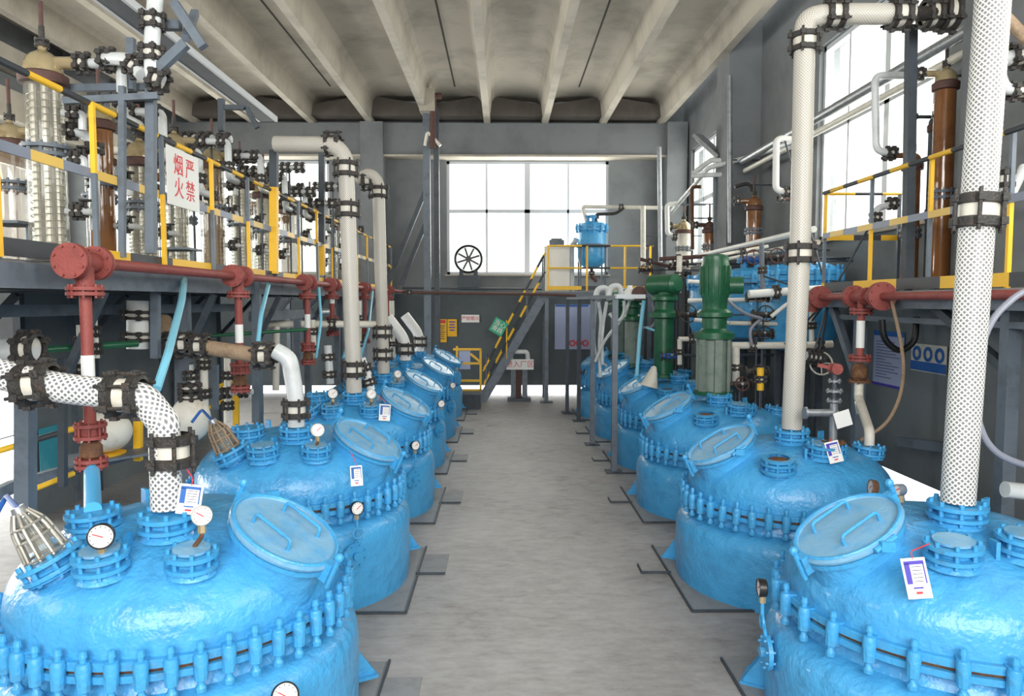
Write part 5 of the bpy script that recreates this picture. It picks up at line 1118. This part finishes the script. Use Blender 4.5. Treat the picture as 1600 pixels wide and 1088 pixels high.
# small yellow guarded box by the stair foot
yb_ = thing('yellow_guard', 'small yellow guard frame with pale panel beside the stair foot', 'guard', A(735, 612, 16.8)); 
def Y_(px, py): return A(px, py, 16.8)
for a, b in (((708, 546), (752, 546)), ((712, 568), (752, 568)), ((714, 595), (752, 595)), ((714, 541), (714, 610)), ((751, 546), (751, 612)), ((715, 610), (752, 610)), ((735, 553), (751, 566))): MB().beam(Y_(*a), Y_(*b), .05, .05).build('guard_bar', 'yellow', yb_)
MB().box(Y_(726, 563), (.26, .02, .42)).build('panel', 'paper', yb_)
bx = thing('step_box', 'low dark grey step box at the stair foot', 'box', (A(737, 620, 16.4).x, 16.6, 0)); q = A(737, 620, 16.6); MB().box((q.x, 16.7, .17), (.42, .7, .34)).build('box_body', 'dsteel', bx); MB().box((q.x, 16.7, .35), (.46, .74, .03)).build('box_lid', 'steel', bx)
# ------------------------------------------------------------ hose posts beside the right row
tops_ = []
for k, (px, py, lb) in enumerate([(886, 645, 'farthest thin dark post of the hose rack'), (904, 658, 'third thin post of the hose rack'), (925, 695, 'second thin post of the hose rack'), (959, 738, 'nearest grey post of the hose rack')]):
    b = at(px, py, Z=0); t_ = V((b.x, b.y, 2.45)); t = thing('hose_post', lb, 'post', b, 'posts of the hose rack'); MB().beam(b, t_, .075, .075).build('post_shaft', ['dsteel', 'dsteel', 'steel', 'steel'][k], t); MB().box(b+UP*.008, (.24, .24, .016)).build('foot_plate', 'dsteel', t); tops_.append(t_)
rk = thing('hose_rack', 'grey angle rack laid on top of the four hose posts', 'rack', tops_[0]+UP*.01)
MB().beam(tops_[0]+UP*.03, tops_[3]+UP*.03, .06, .05).build('rack_rail', 'steel', rk)
for k, i in enumerate((2, 3)): MB().beam(tops_[i]+UP*.04, tops_[i]+V((.5 if k else .6, .5, .04)), .05, .06).build('rack_arm', 'frame' if k else 'steel', rk)
simple('blue_hose', 'bright light blue hose hanging before the side-lying motor', 'hose', [A(1006, 470, 11.2), A(1000, 520, 11.1), A(995, 585, 11.0), A(992, 612, 10.9)], .03, 'hoseblue', .1)
for k, (pts, lb, r) in enumerate([([(935, 472, 12.5), (940, 500, 12.5), (936, 540, 12.4), (938, 590, 12.3)], 'white hose just right of the second hose post', .03), ([(948, 472, 12.4), (940, 520, 12.3), (941, 570, 12.3)], 'second white hose between the hose posts', .03),
     ([(985, 468, 11.8), (972, 500, 11.8), (945, 530, 12.0), (930, 565, 12.1)], 'slanting white hose behind the nearest hose post', .025), ([(932, 470, 12.8), (928, 530, 12.8), (932, 560, 12.6), (948, 572, 12.4)], 'thin white hose at the second hose post', .02),
     ([(975, 470, 11.6), (976, 490, 11.6), (965, 505, 11.6), (952, 490, 11.6)], 'white hose loop under the rack arm', .025), ([(1018, 470, 11.3), (1025, 500, 11.3), (1020, 512, 11.3), (1005, 512, 11.3)], 'grey hose loop left of the side-lying motor', .02)]):
    simple('white_hose', lb, 'hose', [A(*p) for p in pts], r, 'hosegrey' if 'grey' in lb else 'greypipe', .3)
tag(MB().cyl(A(998, 459, 11.4), A(1000, 457, 11.8), .11, n=20).build('red_float', 'oxide'), 'dull red round cap above the rack arm', 'cap')
q = thing('plastic_bottle', 'white plastic jug hanging on the rack arm', 'bottle', A(984, 470, 11.6)); MB().lathe([(.06, 0), (.10, .02), (.10, .14), (.04, .2), (.04, .24)], 16, A(984, 470, 11.6)).build('bottle_body', 'white', q)
for k, (px, py, Y) in enumerate([(940, 455, 12.5), (960, 452, 12.2)]): tag(MB().tube([A(px-10, py+14, Y), A(px-6, py-4, Y), A(px+8, py-6, Y), A(px+12, py+14, Y)], .05, 10, .15).build('hose_saddle', 'greypipe'), ['left', 'right'][k]+' white hose arch on top of the rack', 'hose')
# floodlight on the right wall
fl_ = thing('floodlight', 'grey strip floodlight on a bracket by the right pier', 'floodlight', A(1108, 245, 14.2)); c0, c1 = A(1090, 212, 14.4), A(1128, 246, 13.9)
MB().beam(c0, c1, .26, .07).build('lamp_housing', 'zinc', fl_); MB().beam(c0.lerp(c1, .1)-UP*.045+EX*-.02, c0.lerp(c1, .9)-UP*.045+EX*-.02, .18, .02).build('lamp_diffuser', 'cream', fl_)
MB().tube([A(1082, 272, 14.2), A(1112, 250, 14.0), A(1140, 252, 13.6)], .05, 10, .05).build('bracket', 'greypipe', fl_); MB().tube([A(1082, 275, 14.2), A(1140, 272, 13.6)], .045, 10).build('bracket', 'greypipe', fl_)
# wall hook
# ------------------------------------------------------------ floor plates and angle frames round the reactor pits
for i in range(6):
    for sg, X in ((1, XLR[i]), (-1, XRR[i])):
        side = 'left' if sg > 0 else 'right'
        t = thing('pit_plate', 'flat steel cover plate round the '+['nearest', 'second', 'third', 'fourth', 'fifth', 'farthest'][i]+' '+side+' reactor', 'floor plate', (X, YR[i], 0), 'cover plates round the reactors')
        x = X+sg*1.02; MB().box((X+sg*.03, YR[i], .003), (1.98, 1.54, .006)).build('plate', 'plate', t)
        m_ = MB(); m_.beam((x, YR[i]-.77, .012), (x, YR[i]+.77, .012), .014, .02); m_.beam((x, YR[i]-.77, .012), (x-sg*1.0, YR[i]-.77, .012), .014, .02); m_.build('edge_angle', 'dsteel', t)
        if sg > 0: MB().box((x+.12, YR[i]+.30, .006), (.24, .5, .012)).build('side_plate', 'plate', t)
        MB().beam((x-sg*.02, YR[i]+.05, .012), (x+sg*.24, YR[i]+.05, .012), .012, .022).build('end_angle', 'dsteel', t)
        if sg < 0: MB().beam((x+sg*.24, YR[i]+.05, .012), (x+sg*.24, YR[i]+.25, .012), .012, .022).build('end_angle', 'dsteel', t)
bar('floor_beam', 'short grey steel beam lying behind the second right reactor', 'beam', A(1405, 690, 8.0), A(1480, 700, 7.2), .06, .1, 'steel')
for o in list(bpy.data.objects):
    for k in ('_w', '_local'):
        if k in o: del o[k]
